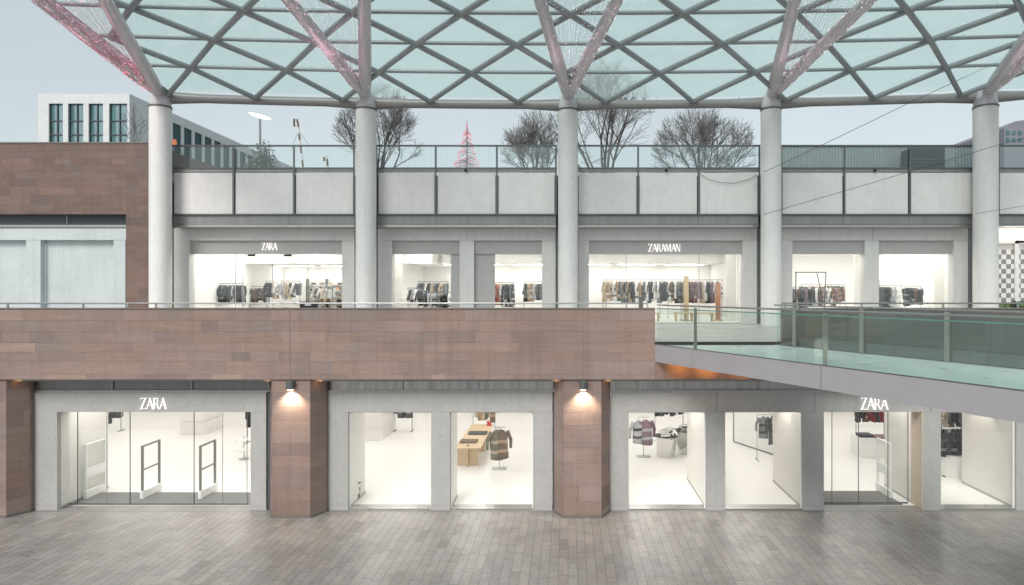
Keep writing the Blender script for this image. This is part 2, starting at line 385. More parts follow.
# black box by the rail
t=thing('equipment_case',(X(309,YP+.3),YP+.35,z1),'small black case standing behind the handrail in front of the upper far-left shop','case')
xx=X(309,YP+.35)
mb=MB(); mb.box(xx-.27,xx+.27,YP+.28,YP+.55,5.71,z1+.20); mb.build('body',M['darker'],t,bevel=.015)
mb=MB(); mb.box(xx-.29,xx+.29,YP+.26,YP+.57,z1+.202,z1+.245); mb.build('lid',M['darker'],t,bevel=.01)
mb=MB(); mb.tube((xx-.1,YP+.27,z1+.13),(xx+.1,YP+.27,z1+.13),.012); mb.build('handle',M['inox'],t)

# octagonal piers
def pier(cx, seed, label, lamp):
    t=thing('stone_pier',(cx,YP+.5,0),label,'pier','brown stone piers below the parapet')
    hw,ch,yf,yb=.62,.305,20.77,21.32
    mb=MB()
    def strip(a,b,s): 
        L=(Vector((b[0]-a[0],b[1]-a[1],0))).length
        stones(mb,(a[0],a[1],0),(b[0]-a[0],b[1]-a[1],0),L,.05,4.50,s,hs=(.36,.42,.5,.72),ls=(.7,2.2) if L>1 else (1,2),spread=.09)
    strip((cx-hw,yf),(cx+hw,yf),seed); strip((cx-hw-ch,yb),(cx-hw,yf),seed+1); strip((cx+hw,yf),(cx+hw+ch,yb),seed+2)
    strip((cx+hw+ch,yb),(cx+hw+ch,yb+.12),seed+3); strip((cx-hw-ch,yb+.12),(cx-hw-ch,yb),seed+4)
    mb.build('stone_facing',M['stone'],t)
    e=.006
    mb=MB(); mb.poly([(cx-hw,yf+e,0),(cx+hw,yf+e,0),(cx+hw+ch-e,yb,0),(cx+hw+ch-e,yb+.15,0),(cx-hw-ch+e,yb+.15,0),(cx-hw-ch+e,yb,0)],(0,0,4.495)); mb.build('core',M['joint'],t)
    mb=MB(); e=-.025; mb.poly([(cx-hw-.01,yf+e,0.001),(cx+hw+.01,yf+e,.001),(cx+hw+ch-e,yb,.001),(cx+hw+ch-e,yb+.14,.001),(cx-hw-ch+e,yb+.14,.001),(cx-hw-ch+e,yb,.001)],(0,0,.09)); mb.build('plinth',M['coping'],t)
    if lamp:
        lx=cx+.03; zt=4.49
        l=thing('wall_lamp',(lx,yf-.14,4.2),lamp,'wall lamp','wall lamps on the stone piers')
        mb=MB(); mb.lathe(lx,yf-.14,[(.10,4.19),(.125,4.20),(.125,4.47),(.11,4.485)],20); mb.build('lamp_shade',M['dark'],l,smooth=True)
        mb=MB(); mb.box(lx-.05,lx+.05,yf-.03,yf-.008,4.26,4.44); mb.build('wall_bracket',M['dark'],l)
        mb=MB(); mb.lathe(lx,yf-.14,[(.085,4.178),(.088,4.188)],20); mb.build('bulb',M['lamp_warm'],l)
        s=bpy.data.lights.new('wall_lamp_beam','SPOT'); s.energy=150; s.color=(1,.80,.58); s.spot_size=math.radians(118); s.spot_blend=.75; s.shadow_soft_size=.05
        so=bpy.data.objects.new('wall_lamp_beam',s); C.objects.link(so); so.location=(lx,yf-.17,4.15); so.rotation_euler=(math.radians(14),0,0)
    for sx in (-1,1):                         # concealed warm uplight behind the pier head
        s=bpy.data.lights.new('pier_head_glow','SPOT'); s.spot_size=math.radians(150); s.spot_blend=.8; s.energy=1.0; s.color=(1,.45,.12); s.shadow_soft_size=.04
        so=bpy.data.objects.new('pier_head_glow',s); C.objects.link(so); so.location=(cx+sx*.86,20.80,4.38); so.rotation_euler=(math.radians(95),0,0)
pier(-18.85,41,'brown octagonal stone pier at the far left edge of the paving',None)
pier(-8.985,51,'brown octagonal stone pier with a lamp, right of the left glass entrance','small dark cylinder lamp lighting the pier beside the left glass entrance')
pier(.465,61,'brown octagonal stone pier with a lamp, nearest the middle of the photo','small dark cylinder lamp lighting the pier left of the bridge')

# metal band above the frames
def band(name,pxs,label,mat='brushed'):
    t=thing(name,(X(pxs[0],YF),YF,3.97),label,'metal cladding')
    for a,b in zip(pxs[:-1],pxs[1:]):
        mb=MB(); mb.box(X(a,YF)+.012,X(b,YF)-.012,YF+.12,YF+.16,Z(391,YF),4.42); mb.build('panel',M[mat],t)
        mb=MB(); mb.box(X(b,YF)-.014,X(b,YF)+.014,YF+.06,YF+.12,Z(391,YF),4.42); mb.build('mullion',M['inox'],t)
    mb=MB(); mb.box(X(pxs[0],YF),X(pxs[-1],YF),YF-.03,YF+.19,Z(392.4,YF),Z(390,YF)); mb.build('ledge',M['inox'],t)
band('metal_cladding',[31,110.8,190.5,268],'dark brushed metal panels above the left glass entrance','band')
band('metal_cladding',[325,402,478,553],'brushed metal panels above the two windows between the stone piers')
band('metal_cladding',[610,686,760,835,915,1000,1090],'brushed metal panels under the bridge above the right shopfront')

def stroke(mb,a,b,w,o,s,th):                 # a,b in glyph units; horizontal stroke width w
    a=(a[0]*s,a[1]*s); b=(b[0]*s,b[1]*s); h=w*s/2
    if abs(a[1]-b[1])<.2*s: pts=[(a[0],a[1]-h),(b[0],b[1]-h),(b[0],b[1]+h),(a[0],a[1]+h)]
    else: pts=[(a[0]-h,a[1]),(a[0]+h,a[1]),(b[0]+h,b[1]),(b[0]-h,b[1])]
    ar=sum(pts[i][0]*pts[(i+1)%4][1]-pts[(i+1)%4][0]*pts[i][1] for i in range(4))
    if ar<0: pts.reverse()
    mb.poly([(o[0]+p[0],o[1],o[2]+p[1]) for p in pts],(0,th,0))
HL,TH=.05,.115
GL={'Z':([((.04,.96),(.58,.96),HL),((.50,1),(.08,0),TH),((0,.04),(.6,.04),HL),((.05,.80),(.05,1),HL)],.56),
 'A':([((.06,0),(.34,1),HL),((.32,1),(.62,0),TH+.02),((.18,.36),(.48,.36),HL),],.62),
 'R':([((.10,0),(.10,1),TH),((.1,.96),(.34,.96),HL),((.40,.55),(.40,.95),TH-.03),((.1,.5),(.36,.5),HL),((.30,.5),(.56,0),TH)],.56),
 'M':([((.04,0),(.10,1),HL),((.14,1),(.38,.05),TH-.02),((.38,.05),(.60,1),HL),((.66,1),(.70,0),TH)],.78),
 'N':([((.05,0),(.05,1),HL),((.10,1),(.52,0),TH),((.56,0),(.56,1),HL)],.60)}
def sign(text,x0,x1,z0,z1,y,parent,lab):
    t=MB(); root=t
    s=z1-z0; tot=sum(GL[c][1] for c in text); k=(x1-x0)/tot
    so=thing('sign',(x0,y,z0),None,None); so.parent=parent; so.location=Vector((x0,y,z0))-parent.location; so['label']=lab
    cx=x0
    for c in text:
        mb=MB()
        for a,b,wd in GL[c][0]:
            stroke(mb,(a[0]*k/s,a[1]),(b[0]*k/s,b[1]),wd,(cx,y,z0),s,.02)
        me=mb.build('letter',M['sign_light'],None); me.parent=so; me.location=-Vector((x0,y,z0)); cx+=GL[c][1]*k
    return so

def pane(x0,x1,y,z0,z1,parent,mat='glass',name='glass_pane',edge=True):
    mb=MB(); mb.box(x0+.008,x1-.008,y,y+.014,z0,z1); return mb.build(name,M[mat],parent)

ZT,ZH,ZH0=Z(391.8,YF)-.004,Z(412,YF),0.0
DEP=.16
def shopfront(name,outer,openings,label,signpx=None,joints=(),base=.0):
    t=thing('shopfront',(X((outer[0]+outer[1])/2,YF),YF,0),label,'shopfront')
    mb=MB(); mb.box(X(outer[0],YF),X(outer[1],YF),YF,YF+DEP,ZH,ZT); mb.build('header',M['frame'],t,bevel=.006)
    edges=[outer[0]]+[e for o in openings for e in o]+[outer[1]]
    for i in range(0,len(edges),2):
        a,b=edges[i],edges[i+1]
        nm='jamb' if i in (0,len(edges)-2) else 'pier'
        mb=MB(); mb.box(X(a,YF),X(b,YF),YF+.003,YF+DEP-.003,.16,ZH-.004); mb.build(nm,M['frame'],t,bevel=.006)
        mb=MB(); mb.box(X(a,YF)-.008,X(b,YF)+.008,YF-.006,YF+DEP-.003,.001,.158); mb.build('base_block',M['recess'],t)
    for px in joints:
        mb=MB(); mb.box(X(px,YF)-.008,X(px,YF)+.008,YF-.003,YF+.001,ZH,ZT); mb.build('joint_line',M['dark'],t)
    return t
# --- A: left entrance
A=shopfront('a',(32.5,266),[(57,250.5)],'grey stone shopfront with the wide glass entrance, left of the first lamp pier')
sign('ZARA',X(141,YF),X(167,YF),Z(409,YF),Z(397.7,YF),YF-.06,A,'white lit letters reading ZARA')
yg=22.03
cols=[66,77.6,130,194,247]
for a,b in zip(cols[:-1],cols[1:]):
    nm='door_leaf' if a in (77.6,130,194) else 'glass_pane'
    d=pane(X(a,yg),X(b,yg),yg,.03,ZH-.02,A,name=nm)
    for q in (a,b):
        mb=MB(); mb.box(X(q,yg)-.007,X(q,yg)+.007,yg-.006,yg+.02,.03,ZH-.02); e_=mb.build('edge_strip',M['dark'],None); e_.parent=d; e_.location=(0,0,0)
    mb=MB(); mb.box(X(a,yg),X(b,yg),yg-.012,yg+.03,.014,.055); e_=mb.build('bottom_rail',M['dark'],None); e_.parent=d; e_.location=(0,0,0)
for px in (104.6,221):
    mb=MB(); mb.box(X(px,yg)-.008,X(px,yg)+.008,yg+.1,yg+.12,.03,ZH-.02); mb.build('sliding_leaf_edge',M['inox'],A)
tag(box(X(57,21.9)+.02,X(250,21.9)-.02,21.99,23.35,.012,.024).build('doormat',M['mat']),'wide dark grey entrance mat inside the left glass doors','doormat')
# --- B: two windows
B=shopfront('b',(327,552),[(348,431),(450,533)],'grey stone shopfront with two windows between the two lamp piers')
# --- C
Cc=shopfront('c',(610.5,1060),[(628,706),(725,803),(824,923),(941,1016.5)],'grey stone shopfront with three windows and a glass door partly under the bridge',joints=(717,815,930.5))
sign('ZARA',X(860,YF),X(887,YF),Z(409.5,YF),Z(397.5,YF),YF-.06,Cc,'white lit letters reading ZARA')
for par,ops in ((B,[(348,431),(450,533)]),(Cc,[(628,706),(725,803),(941,1016.5)])):
    for a,b in ops:
        y=YF+.12; x0,x1=X(a,YF),X(b,YF)
        wn=thing('window',(0,0,0),None,None); wn.parent=par; wn.location=Vector(((x0+x1)/2,y,0))-par.location
        off=-(par.location+wn.location)
        for nm,args,mt in (('glass_pane',(x0+.03,x1-.03,y,y+.014,.045,ZH-.035),'glass'),('sill',(x0,x1,y-.10,21.975,.0,.04),'inox'),
            ('window_frame',None,'white')):
            mb=MB()
            if args: mb.box(*args)
            else:
                mb.box(x0+.001,x0+.035,y-.02,y+.05,.042,ZH-.004); mb.box(x1-.035,x1-.001,y-.02,y+.05,.042,ZH-.004); mb.box(x0+.036,x1-.036,y-.02,y+.05,ZH-.035,ZH-.004)
            o=mb.build(nm,M[mt],None); o.parent=wn; o.location=off
# entrance in C
ygc=22.15
for a,b in ((824,832),(832,858.5),(858.5,888),(888,908)):
    d=pane(X(a,ygc),X(b,ygc),ygc,.03,ZH-.02,Cc,name='door_leaf' if a in (832,858.5) else 'glass_pane')
    mb=MB(); mb.box(X(b,ygc)-.009,X(b,ygc)+.009,ygc-.006,ygc+.02,.03,ZH-.02); e_=mb.build('edge_strip',M['dark'],None); e_.parent=d; e_.location=(0,0,0)
    mb=MB(); mb.box(X(a,ygc),X(b,ygc),ygc-.012,ygc+.03,.014,.055); e_=mb.build('bottom_rail',M['dark'],None); e_.parent=d; e_.location=(0,0,0)
mb=MB(); mb.box(X(923,YF)-.03,X(923,YF)-.001,YF+.01,22.2,.015,ZH-.01); mb.build('side_panel',M['beige'],Cc)
mb=MB(); mb.box(X(824,YF),X(923,YF),YF+DEP+.001,22.3,ZH,3.9); mb.build('soffit',M['frame'],Cc)
mb=MB(); mb.box(X(57,YF),X(250,YF),YF+DEP+.001,22.1,ZH,3.9); mb.build('soffit',M['frame'],A)
tag(box(X(824,21.9)+.02,X(905,21.9)-.02,21.99,23.5,.012,.024).build('doormat',M['mat']),'dark grey entrance mat inside the right-hand glass door','doormat')

t=thing('metal_trim',(0,YF+.1,0),'dark vertical metal trims beside the lower shopfronts and stone piers','metal trim')
for a,b in ((27,32.2),(266.3,274),(318,326.7),(552.3,560),(603,610.2)):
    mb=MB(); mb.box(X(a,YF),X(b,YF),YF+.08,YF+.14,.002,ZT); mb.build('trim_strip',M['dark'],t)
# interior of the lower shop
sh=thing('shop_interior',(0,30,0),'bright cream interior walls and lit ceiling of the lower shop','shop interior')
mb=MB(); mb.box(-29,24,41,41.2,0.012,5.0); mb.build('back_wall',M['white'],sh)
mb=MB(); mb.box(-29.2,-29,21.95,41.2,0,4.4); mb.build('side_wall',M['white'],sh)
mb=MB(); mb.box(24,24.2,21.95,41.2,0,4.4); mb.build('side_wall',M['white'],sh)
mb=MB(); mb.box(-29,24,21.69,41.2,4.0,4.15); mb.build('ceiling',M['white'],sh)
for x in (-27.5,-23.8,-20,-16.2,-12.4,-8.4,-4.4,-.4,3.6,7.6,11.4,15.2,19.5):
    for y in (22.75,26.4,30.1,33.6,37.1):
        mb=MB(); mb.box(x-.55,x+.55,y-.7,y+.7,3.97,3.996); mb.build('ceiling_light',M['ceil_light'],sh)
def stub(px,y1,side,label):                 # display wall running back from the shop window
    x=X(px,YF); x0,x1=(x-.18,x) if side<0 else (x,x+.18)
    t=thing('partition_wall',(x,YF+.5,0),label,'partition wall')
    mb=MB(); mb.box(x0,x1,YF+DEP+.01,y1,.09,3.99); mb.build('panel',M['shoparch'],t)
    mb=MB(); mb.box(x0-.012,x1+.012,YF+DEP+.012,y1+.012,.013,.088); mb.build('skirting',M['recess'],t)
stub(57,23.9,-1,'cream partition wall just inside the left glass entrance')
stub(348,23.3,-1,'cream partition wall at the left of the first window after the left lamp pier')
stub(450,22.9,-1,'narrow cream partition wall beside the window with the oak table')
stub(706.5,25.0,1,'cream partition wall right of the window with the mauve jacket')
stub(803.5,24.7,1,'cream partition wall with a soft lamp glow, left of the right glass door')
stub(923,24.1,1,'cream partition wall just inside the right glass door')
stub(1017,24.5,1,'tall white partition wall at the far right window')
for i,(px0,px1,pys,dd,lab) in enumerate(((181,204,435,1.6,'square cream column deep inside the left glass entrance'),(361,382,441,2.1,'square cream column deep behind the first window'))):
    y=FY(pys); x0,x1=X(px0,y),X(px1,y)
    t=thing('interior_column',((x0+x1)/2,y,0),lab,'column')
    mb=MB(); mb.box(x0,x1,y,y+dd,.68,3.99); mb.build('shaft',M['shoparch'],t)
    mb=MB(); mb.box(x0-.012,x1+.012,y-.012,y+dd,.02,.665); mb.build('base_cladding',M['shoparch'],t)

# wall wash lamps on stubs (visible glow arcs)
for px,yy in ((803.5,23.3),(1017,23.3),(706.5,23.6)):
    s=bpy.data.lights.new('wall_washer','SPOT'); s.energy=90; s.color=(1,.93,.84); s.spot_size=math.radians(70); s.spot_blend=.5; s.shadow_soft_size=.05
    so=bpy.data.objects.new('wall_washer',s); C.objects.link(so); so.location=(X(px,YF)-.38,yy,3.9); so.rotation_euler=(0,math.radians(-9),0)

# security gates
def gate(x,y0,y1,h,white,label):
    t=thing('security_gate',(x,(y0+y1)/2,.024),label,'security gate','anti-theft gates inside the glass entrances')
    m=M['white'] if white else M['gate']; w_=.035
    mb=MB(); mb.box(x-w_,x+w_,y0,y0+.07,.30,h); mb.box(x-w_,x+w_,y1-.07,y1,.30,h); mb.box(x-w_,x+w_,y0+.07,y1-.07,h-.06,h); mb.build('post_frame',m,t,bevel=.01)
    mb=MB(); mb.box(x-.02,x+.02,y0+.07,y1-.07,h*.53,h*.53+.05); mb.build('crossbar',m,t)
    mb=MB(); mb.box(x-.06,x+.06,y0-.03,y1+.03,.025,.298); mb.build('foot',M['white'],t,bevel=.015)
    if white:
        mb=MB(); mb.box(x-.03,x+.03,y0+.07,y1-.07,h*.38,h*.53-.002); mb.build('panel',M['white'],t)
gate(-17.05,22.6,23.6,1.95,True,'white security gate nearest the left wall of the left glass entrance')
gate(-15.05,22.6,23.6,1.9,False,'grey metal security gate in the middle of the left glass entrance')
gate(-13.0,22.6,23.6,1.9,False,'grey metal security gate at the right of the left glass entrance')
gate(11.45,22.7,23.7,1.95,True,'white security gate inside the right glass door')

# ------------------------------------------------------------------ garments
def garment_mesh(col, h, seed, wide=.46):
    r=random.Random(seed); mb=MB()
    rows,cols=9,12; b=len(mb.v)
    ph=[r.uniform(0,6.28) for _ in range(3)]
    for i in range(rows+1):
        t=i/rows; z=-.07-(h)*t
        hw=wide*.43*(.35+.65*min(1,t*7))*(1+.12*t) ; th=.035+.06*min(1,t*3)+.02*t
        for j in range(cols):
            a=2*math.pi*j/cols
            k=1+.14*math.sin(3*a+ph[0]+t*2)*t+.10*math.sin(5*a+ph[1])*t
            mb.v.append((hw*math.cos(a)*k, th*math.sin(a)*k*1.2, z-.03*abs(math.cos(a))*(1-t)*.9 + (.02*math.sin(2*a+ph[2]) if i==rows else 0)))
    for i in range(rows):
        for j in range(cols):
            k=(j+1)%cols; mb.f.append((b+i*cols+j,b+(i+1)*cols+j,b+(i+1)*cols+k,b+i*cols+k)); mb.c.append(None)
            trim=(seed==1 and j in (8,9)) or (seed==2 and i in (3,6)) or (seed==3 and (i==0 or j in (2,9)))
            mb.m.append(2 if trim else 0)
    mb.f.append(tuple(b+j for j in range(cols))); mb.f.append(tuple(b+rows*cols+j for j in range(cols-1,-1,-1))); mb.c+=[None]*2; mb.m+=[0]*2
    for sx in (-1,1):
        s0=(sx*wide*.45,0,-.14); s1=(sx*(wide*.70),.05,-.14-.28*min(1,h/.7)); s2=(sx*(wide*.72),r.uniform(.02,.16),-.14-.56*min(1,h/.75))
        mb.tube(s0,s1,.068,.058,8); mb.tube(s1,s2,.058,.042,8)
    return mb
HANG=surf('hanger_wire',(.4,.4,.4),.3,.9)
protos={}
TRIM={'black':'grey','charcoal':'pale grey','grey':'charcoal','pale grey':'charcoal','white':'grey','beige':'brown','brown':'tan','tan':'white','rust red':'dark red','mauve':'pale grey','olive':'beige','navy':'white','dark red':'black'}
def garment(col,h,seed):
    key=(col,h,seed)
    if key not in protos:
        mb=garment_mesh(col,h,seed); mb.mi=1
        mb.path([(0,0,-.07),(0,0,0),(.015,0,.02)],.006,4)
        o=mb.build('hanging_garment',[M['cloth_'+col],HANG,M['cloth_'+TRIM[col]]],None,smooth=True)
        for md in list(o.modifiers): o.modifiers.remove(md)
        protos[key]=(o,[False])
    o,used=protos[key]
    if used[0]:
        o=o.copy(); C.objects.link(o)
    used[0]=True; return o
ORD=['first','second','third','fourth','fifth','sixth','seventh','eighth','ninth','tenth','eleventh','twelfth','thirteenth','fourteenth','fifteenth','sixteenth','seventeenth','eighteenth']
def rack(x0,x1,y,zf,zt,cols,h,label,seed,short,face=80,kind='coat',jit=26,uprights=True,tall=0,mat='dark',spacing=None):
    r=random.Random(seed)
    t=thing('clothes_rack',((x0+x1)/2,y,zf),label,'clothes rack')
    mb=MB(); mb.tube((x0,y,zt),(x1,y,zt),.016,n=8); mb.build('rail',M[mat],t)
    for x in (x0,x1):
        mb=MB(); mb.tube((x,y,zf+.03),(x,y,zt+tall),.016,n=8); mb.build('upright',M[mat],t)
        mb=MB(); mb.box(x-.025,x+.025,y-.25,y+.25,zf+.003,zf+.03); mb.build('foot',M[mat],t)
    n=len(cols)
    for i,c in enumerate(cols):
        hh=h*r.choice((.86,1,1.1)) ; hh=round(hh,2)
        o=garment(c,hh,r.choice((1,2,3)))
        o.location=(x0+(x1-x0)*(i+.6)/(n+.2)+r.uniform(-.02,.02), y, zt-.005); o.rotation_euler=(0,0,math.radians(face+r.uniform(-jit,jit)))
        tag(o,f'{c} {kind}, {ORD[i]} from left on the {short}',kind,f'{kind}s on the {short}')
    return t
def rc(seed,n,pal):
    r=random.Random(seed); return [r.choice(pal) for _ in range(n)]

# lower shop stock
y=33.6; rack(X(96,y),X(121,y),y,.012,1.95,['charcoal','black','charcoal','black','charcoal','charcoal'],1.35,'clothes rack of long dark coats deep behind the left entrance',1,'rack behind the left glass entrance',face=70)
y=31.0; rack(X(247.5,y),X(262,y),y,.012,1.9,['black','charcoal','black'],1.2,'short clothes rack of black coats at the right edge of the left entrance',2,'rack right of the left entrance')
y=33.5; rack(X(395,y),X(412,y),y,.012,2.0,['black','charcoal','black','charcoal'],1.1,'clothes rack of dark coats behind the first window after the left lamp pier',3,'rack behind the first window',face=60)
y=33.2; rack(X(473,y),X(495,y),y,.012,2.0,['white','beige','tan','beige','olive','beige','brown'],1.25,'clothes rack of beige and olive coats behind the oak table',4,'rack behind the oak table',face=75,mat='inox')
y=31.2; rack(X(655,y),X(683,y),y,.012,2.35,['black','charcoal','black','grey','black','charcoal','black'],.9,'clothes rack of dark jackets behind the mirrored display blocks',5,'rack behind the mirrored blocks')
y=30.0; rack(X(856,y),X(884,y),y,.012,2.25,['charcoal','black','brown','dark red','dark red','charcoal','dark red'],.85,'clothes rack of dark and red clothes behind the right glass door',6,'rack behind the right glass door',face=65,kind='jacket')
y=27.0; rack(X(941,y),X(962,y),y,.012,2.5,['pale grey','beige','charcoal','black','charcoal'],.7,'clothes rack of small light and dark tops behind the far right window',7,'rack behind the far right window',face=60,kind='top')
y=27.8; rack(X(757,y),X(779,y),y,.012,2.0,['grey','charcoal'],1.1,'clothes rack holding two long grey coats beside the leaning mirror',8,'rack beside the leaning mirror',face=35,mat='inox')

# oak table
tx0,tx1,ty0,ty1=-4.75,-3.68,26.8,31.6
t=thing('display_table',(-4.2,29,.012),'long light oak table standing behind the second window from the left pier','table')
mb=MB(); mb.box(tx0,tx1,ty0,ty1,.72,.78); mb.build('tabletop',M['oak'],t,bevel=.006)
for yy in (ty0+.12,(ty0+ty1)/2,ty1-.3):
    mb=MB(); mb.box(tx0+.1,tx1-.1,yy,yy+.05,.014,.718); mb.build('panel_leg',M['oak'],t)
for yy in (ty0-.12,):
    mb=MB(); mb.box((tx0+tx1)/2-.03,(tx0+tx1)/2+.03,yy,yy+.23,.014,.718); mb.build('cross_leg',M['oak'],t)
def folded(x,y,z,w,d,col,label,n=3):
    r=random.Random(int(x*100)); mb=MB()
    for k in range(n):
        dx=r.uniform(-.02,.02); mb.box(x-w/2+dx,x+w/2+dx,y-d/2,y+d/2,z+.002+k*.035,z+.034+k*.035)
    tag(mb.build('folded_garment',M['cloth_'+col],None,bevel=.012),label,'folded clothes')
folded(-4.3,27.9,.78,.75,.55,'brown','dark folded garment in the middle of the oak table',2)
folded(-4.15,29.5,.78,.85,.55,'charcoal','dark folded garment toward the far end of the oak table',2)
t=MB(); t.lathe(-4.25,27.15,[(.08,.782),(.08,.79),(.01,.80),(.01,.90),(.07,.91),(.07,.92)],12); tag(t.build('jewellery_stand',M['dark'],None),'tiny dark jewellery stand at the near end of the oak table','stand')
t=thing('perfume_box',(-3.85,31.2,.78),'small red box at the far end of the oak table','box')
mb=MB(); mb.box(-3.95,-3.75,31.15,31.3,.782,.97); mb.build('carton',M['red'],t,bevel=.01)
mb=MB(); mb.box(-3.955,-3.745,31.145,31.305,.972,1.0); mb.build('lid',M['red'],t)
# black handbag behind left of table
def handbag(x,y,z,w,h,col,label):
    t=thing('handbag',(x,y,z),label,'handbag')
    mb=MB(); mb.hexa([(x-w/2,y-.09,z+.002),(x+w/2,y-.09,z+.002),(x+w/2,y+.09,z+.002),(x-w/2,y+.09,z+.002),(x-w*.4,y-.05,z+h),(x+w*.4,y-.05,z+h),(x+w*.4,y+.05,z+h),(x-w*.4,y+.05,z+h)])
    mb.build('bag_body',M['cloth_'+col],t,bevel=.02)
    pts=[(x+w*.3*math.cos(a),y,z+h-.01+h*.5*math.sin(a)) for a in [math.pi*k/8 for k in range(9)]]
    mb=MB(); mb.path(pts,.012,5); mb.build('strap',M['cloth_'+col],t)
mb=MB(); 
t=thing('side_plinth',(-5.1,28.2,.012),'low cream plinth left of the oak table','plinth')
mb=MB(); mb.box(-5.35,-4.95,27.6,28.6,.013,.75); mb.build('block',M['shoparch'],t,bevel=.01)
handbag(-5.12,27.9,.75,.34,.42,'black','black handbag on the plinth left of the oak table')

# single garment stands
def stand(x,y,h,garms,label,arm=.25,base=.3):
    t=thing('garment_stand',(x,y,.012),label,'clothes stand')
    mb=MB(); mb.tube((x,y,.03),(x,y,h),.016,n=8); mb.build('pole',M['inox'],t)
    mb=MB(); mb.box(x-base,x+base,y-.2,y+.2,.013,.035); mb.build('base_plate',M['inox'],t,bevel=.005)
    mb=MB(); mb.tube((x-arm,y,h),(x+arm,y,h),.014,n=8); mb.build('arm',M['inox'],t)
    for (dx,c,hh,ang,lab) in garms:
        o=garment(c,hh,2); o.location=(x+dx,y,h-.005); o.rotation_euler=(0,0,math.radians(ang)); o.scale=(1.25,1.5,1.3); tag(o,lab,'jacket')
stand(-2.84,26.5,1.72,[(-.1,'olive',.95,30,'olive brown jacket, left one on the low stand beside the oak table'),(.08,'brown',.9,12,'brown jacket in front on the low stand beside the oak table')],'low steel stand with two brown jackets beside the oak table')
stand(3.35,28.4,1.75,[(-.22,'pale grey',.8,25,'pale jacket hanging behind the mauve one on the small stand'),(.12,'mauve',.85,10,'mauve jacket on the small stand behind the window right of the middle pier')],'small steel stand with a mauve and a pale jacket')
# mirrored faceted display blocks
def facet(cx,cy,w,h,label):
    t=MB(); b=0
    top=[(cx-w/2,cy-.3,h),(cx+w*.1,cy-.75,h),(cx+w/2,cy-.2,h),(cx+w/2,cy+.5,h),(cx-w/2,cy+.5,h)]
    bot=[(cx-w*.42,cy+.0,.014),(cx+w*.1,cy-.35,.014),(cx+w*.38,cy+.05,.014),(cx+w*.38,cy+.4,.014),(cx-w*.42,cy+.4,.014)]
    t.v=top+bot; n=5; t.f=[(4,3,2,1,0),(5,6,7,8,9)]+[(i,(i+1)%n,n+(i+1)%n,n+i) for i in range(n)]
    t.c=[None]*len(t.f); t.m=[0]*len(t.f)
    tag(t.build('mirrored_plinth',M['mirror'],None),label,'display plinth')
facet(4.35,28.3,.95,.95,'larger faceted mirror steel plinth carrying striped cloth, behind the mauve jacket window')
facet(5.25,28.9,.75,1.05,'smaller faceted mirror steel plinth nearest the partition wall')
def heap(cx,cy,z,w,d,h,cols,label,seed,cat='clothes'):
    r=random.Random(seed); mb=MB()
    for k in range(10):
        a=r.uniform(0,6.28); mb.mi=r.randrange(len(cols)); rr=r.uniform(.0,.5)
        pts=[]
        cx2=cx+w*.4*rr*math.cos(a); cy2=cy+d*.4*rr*math.sin(a)
        for q in range(9):
            b=a+q*.7; pts.append((cx2+w*.28*math.cos(b)*(1-.05*q),cy2+d*.3*math.sin(b),z+.03+h*(k/10)*.8+.015*math.sin(q)))
        mb.path(pts,.034,6)
    tag(mb.build('draped_garment',[M['cloth_'+c] for c in cols],None,smooth=True),label,cat)
heap(4.35,28.2,.95,.9,.8,.45,['white','black','pale grey','white'],'heap of black and white striped cloth on the larger mirrored plinth',3)
heap(5.25,28.9,1.05,.6,.6,.3,['pale grey','charcoal','white'],'small heap of grey cloth on the smaller mirrored plinth',4)
# leaning mirror
t=thing('floor_mirror',(8.6,30,.012),'huge white panel in a thin dark frame, left of the right glass door','mirror')
a,b=Vector((8.05,31.1,0)),Vector((9.35,28.3,0)); dn=Vector((0,.05,0))
mb=MB(); mb.hexa([(a.x,a.y,.06),(b.x,b.y,.06),(b.x+.03,b.y+.03,.06),(a.x+.03,a.y+.03,.06),(a.x,a.y,3.9),(b.x,b.y,3.9),(b.x+.03,b.y+.03,3.9),(a.x+.03,a.y+.03,3.9)]); mb.build('panel',M['white'],t)
mb=MB(); mb.tube((a.x,a.y,.04),(b.x,b.y,.04),.03,n=6); mb.tube((a.x,a.y,.04),(a.x,a.y,3.9),.03,n=6); mb.tube((b.x,b.y,.04),(b.x,b.y,3.9),.03,n=6); mb.build('frame',M['dark'],t)
# counters
def counter(x0,x1,y0,y1,h,label,skew=0):
    t=thing('display_counter',((x0+x1)/2,y0,.012),label,'counter')
    mb=MB(); mb.hexa([(x0,y0,.013),(x1,y0-skew,.013),(x1,y1-skew,.013),(x0,y1,.013),(x0,y0,h-.042),(x1,y0-skew,h-.042),(x1,y1-skew,h-.042),(x0,y1,h-.042)]); mb.build('body',M['white'],t,bevel=.008)
    mb=MB(); mb.hexa([(x0-.02,y0-.02,h-.04),(x1+.02,y0-skew-.02,h-.04),(x1+.02,y1-skew,h-.04),(x0-.02,y1,h-.04),(x0-.02,y0-.02,h),(x1+.02,y0-skew-.02,h),(x1+.02,y1-skew,h),(x0-.02,y1,h)]); mb.build('top',M['white'],t,bevel=.008)
counter(12.95,14.3,28.3,29.3,.85,'white counter behind the right glass door below the dark red clothes',.5)
folded(13.25,28.6,.85,.6,.5,'charcoal','dark folded clothes at the left of the counter behind the right glass door',4)
folded(13.85,28.4,.85,.6,.5,'mauve','mauve folded clothes at the right of the counter behind the right glass door',3)
counter(14.6,15.7,25.6,26.8,.85,'white counter behind the far right window covered by dark coats',.7)
heap(15.2,26.0,.85,.8,.6,.3,['black','charcoal','black'],'heap of black coats on the counter behind the far right window',9)
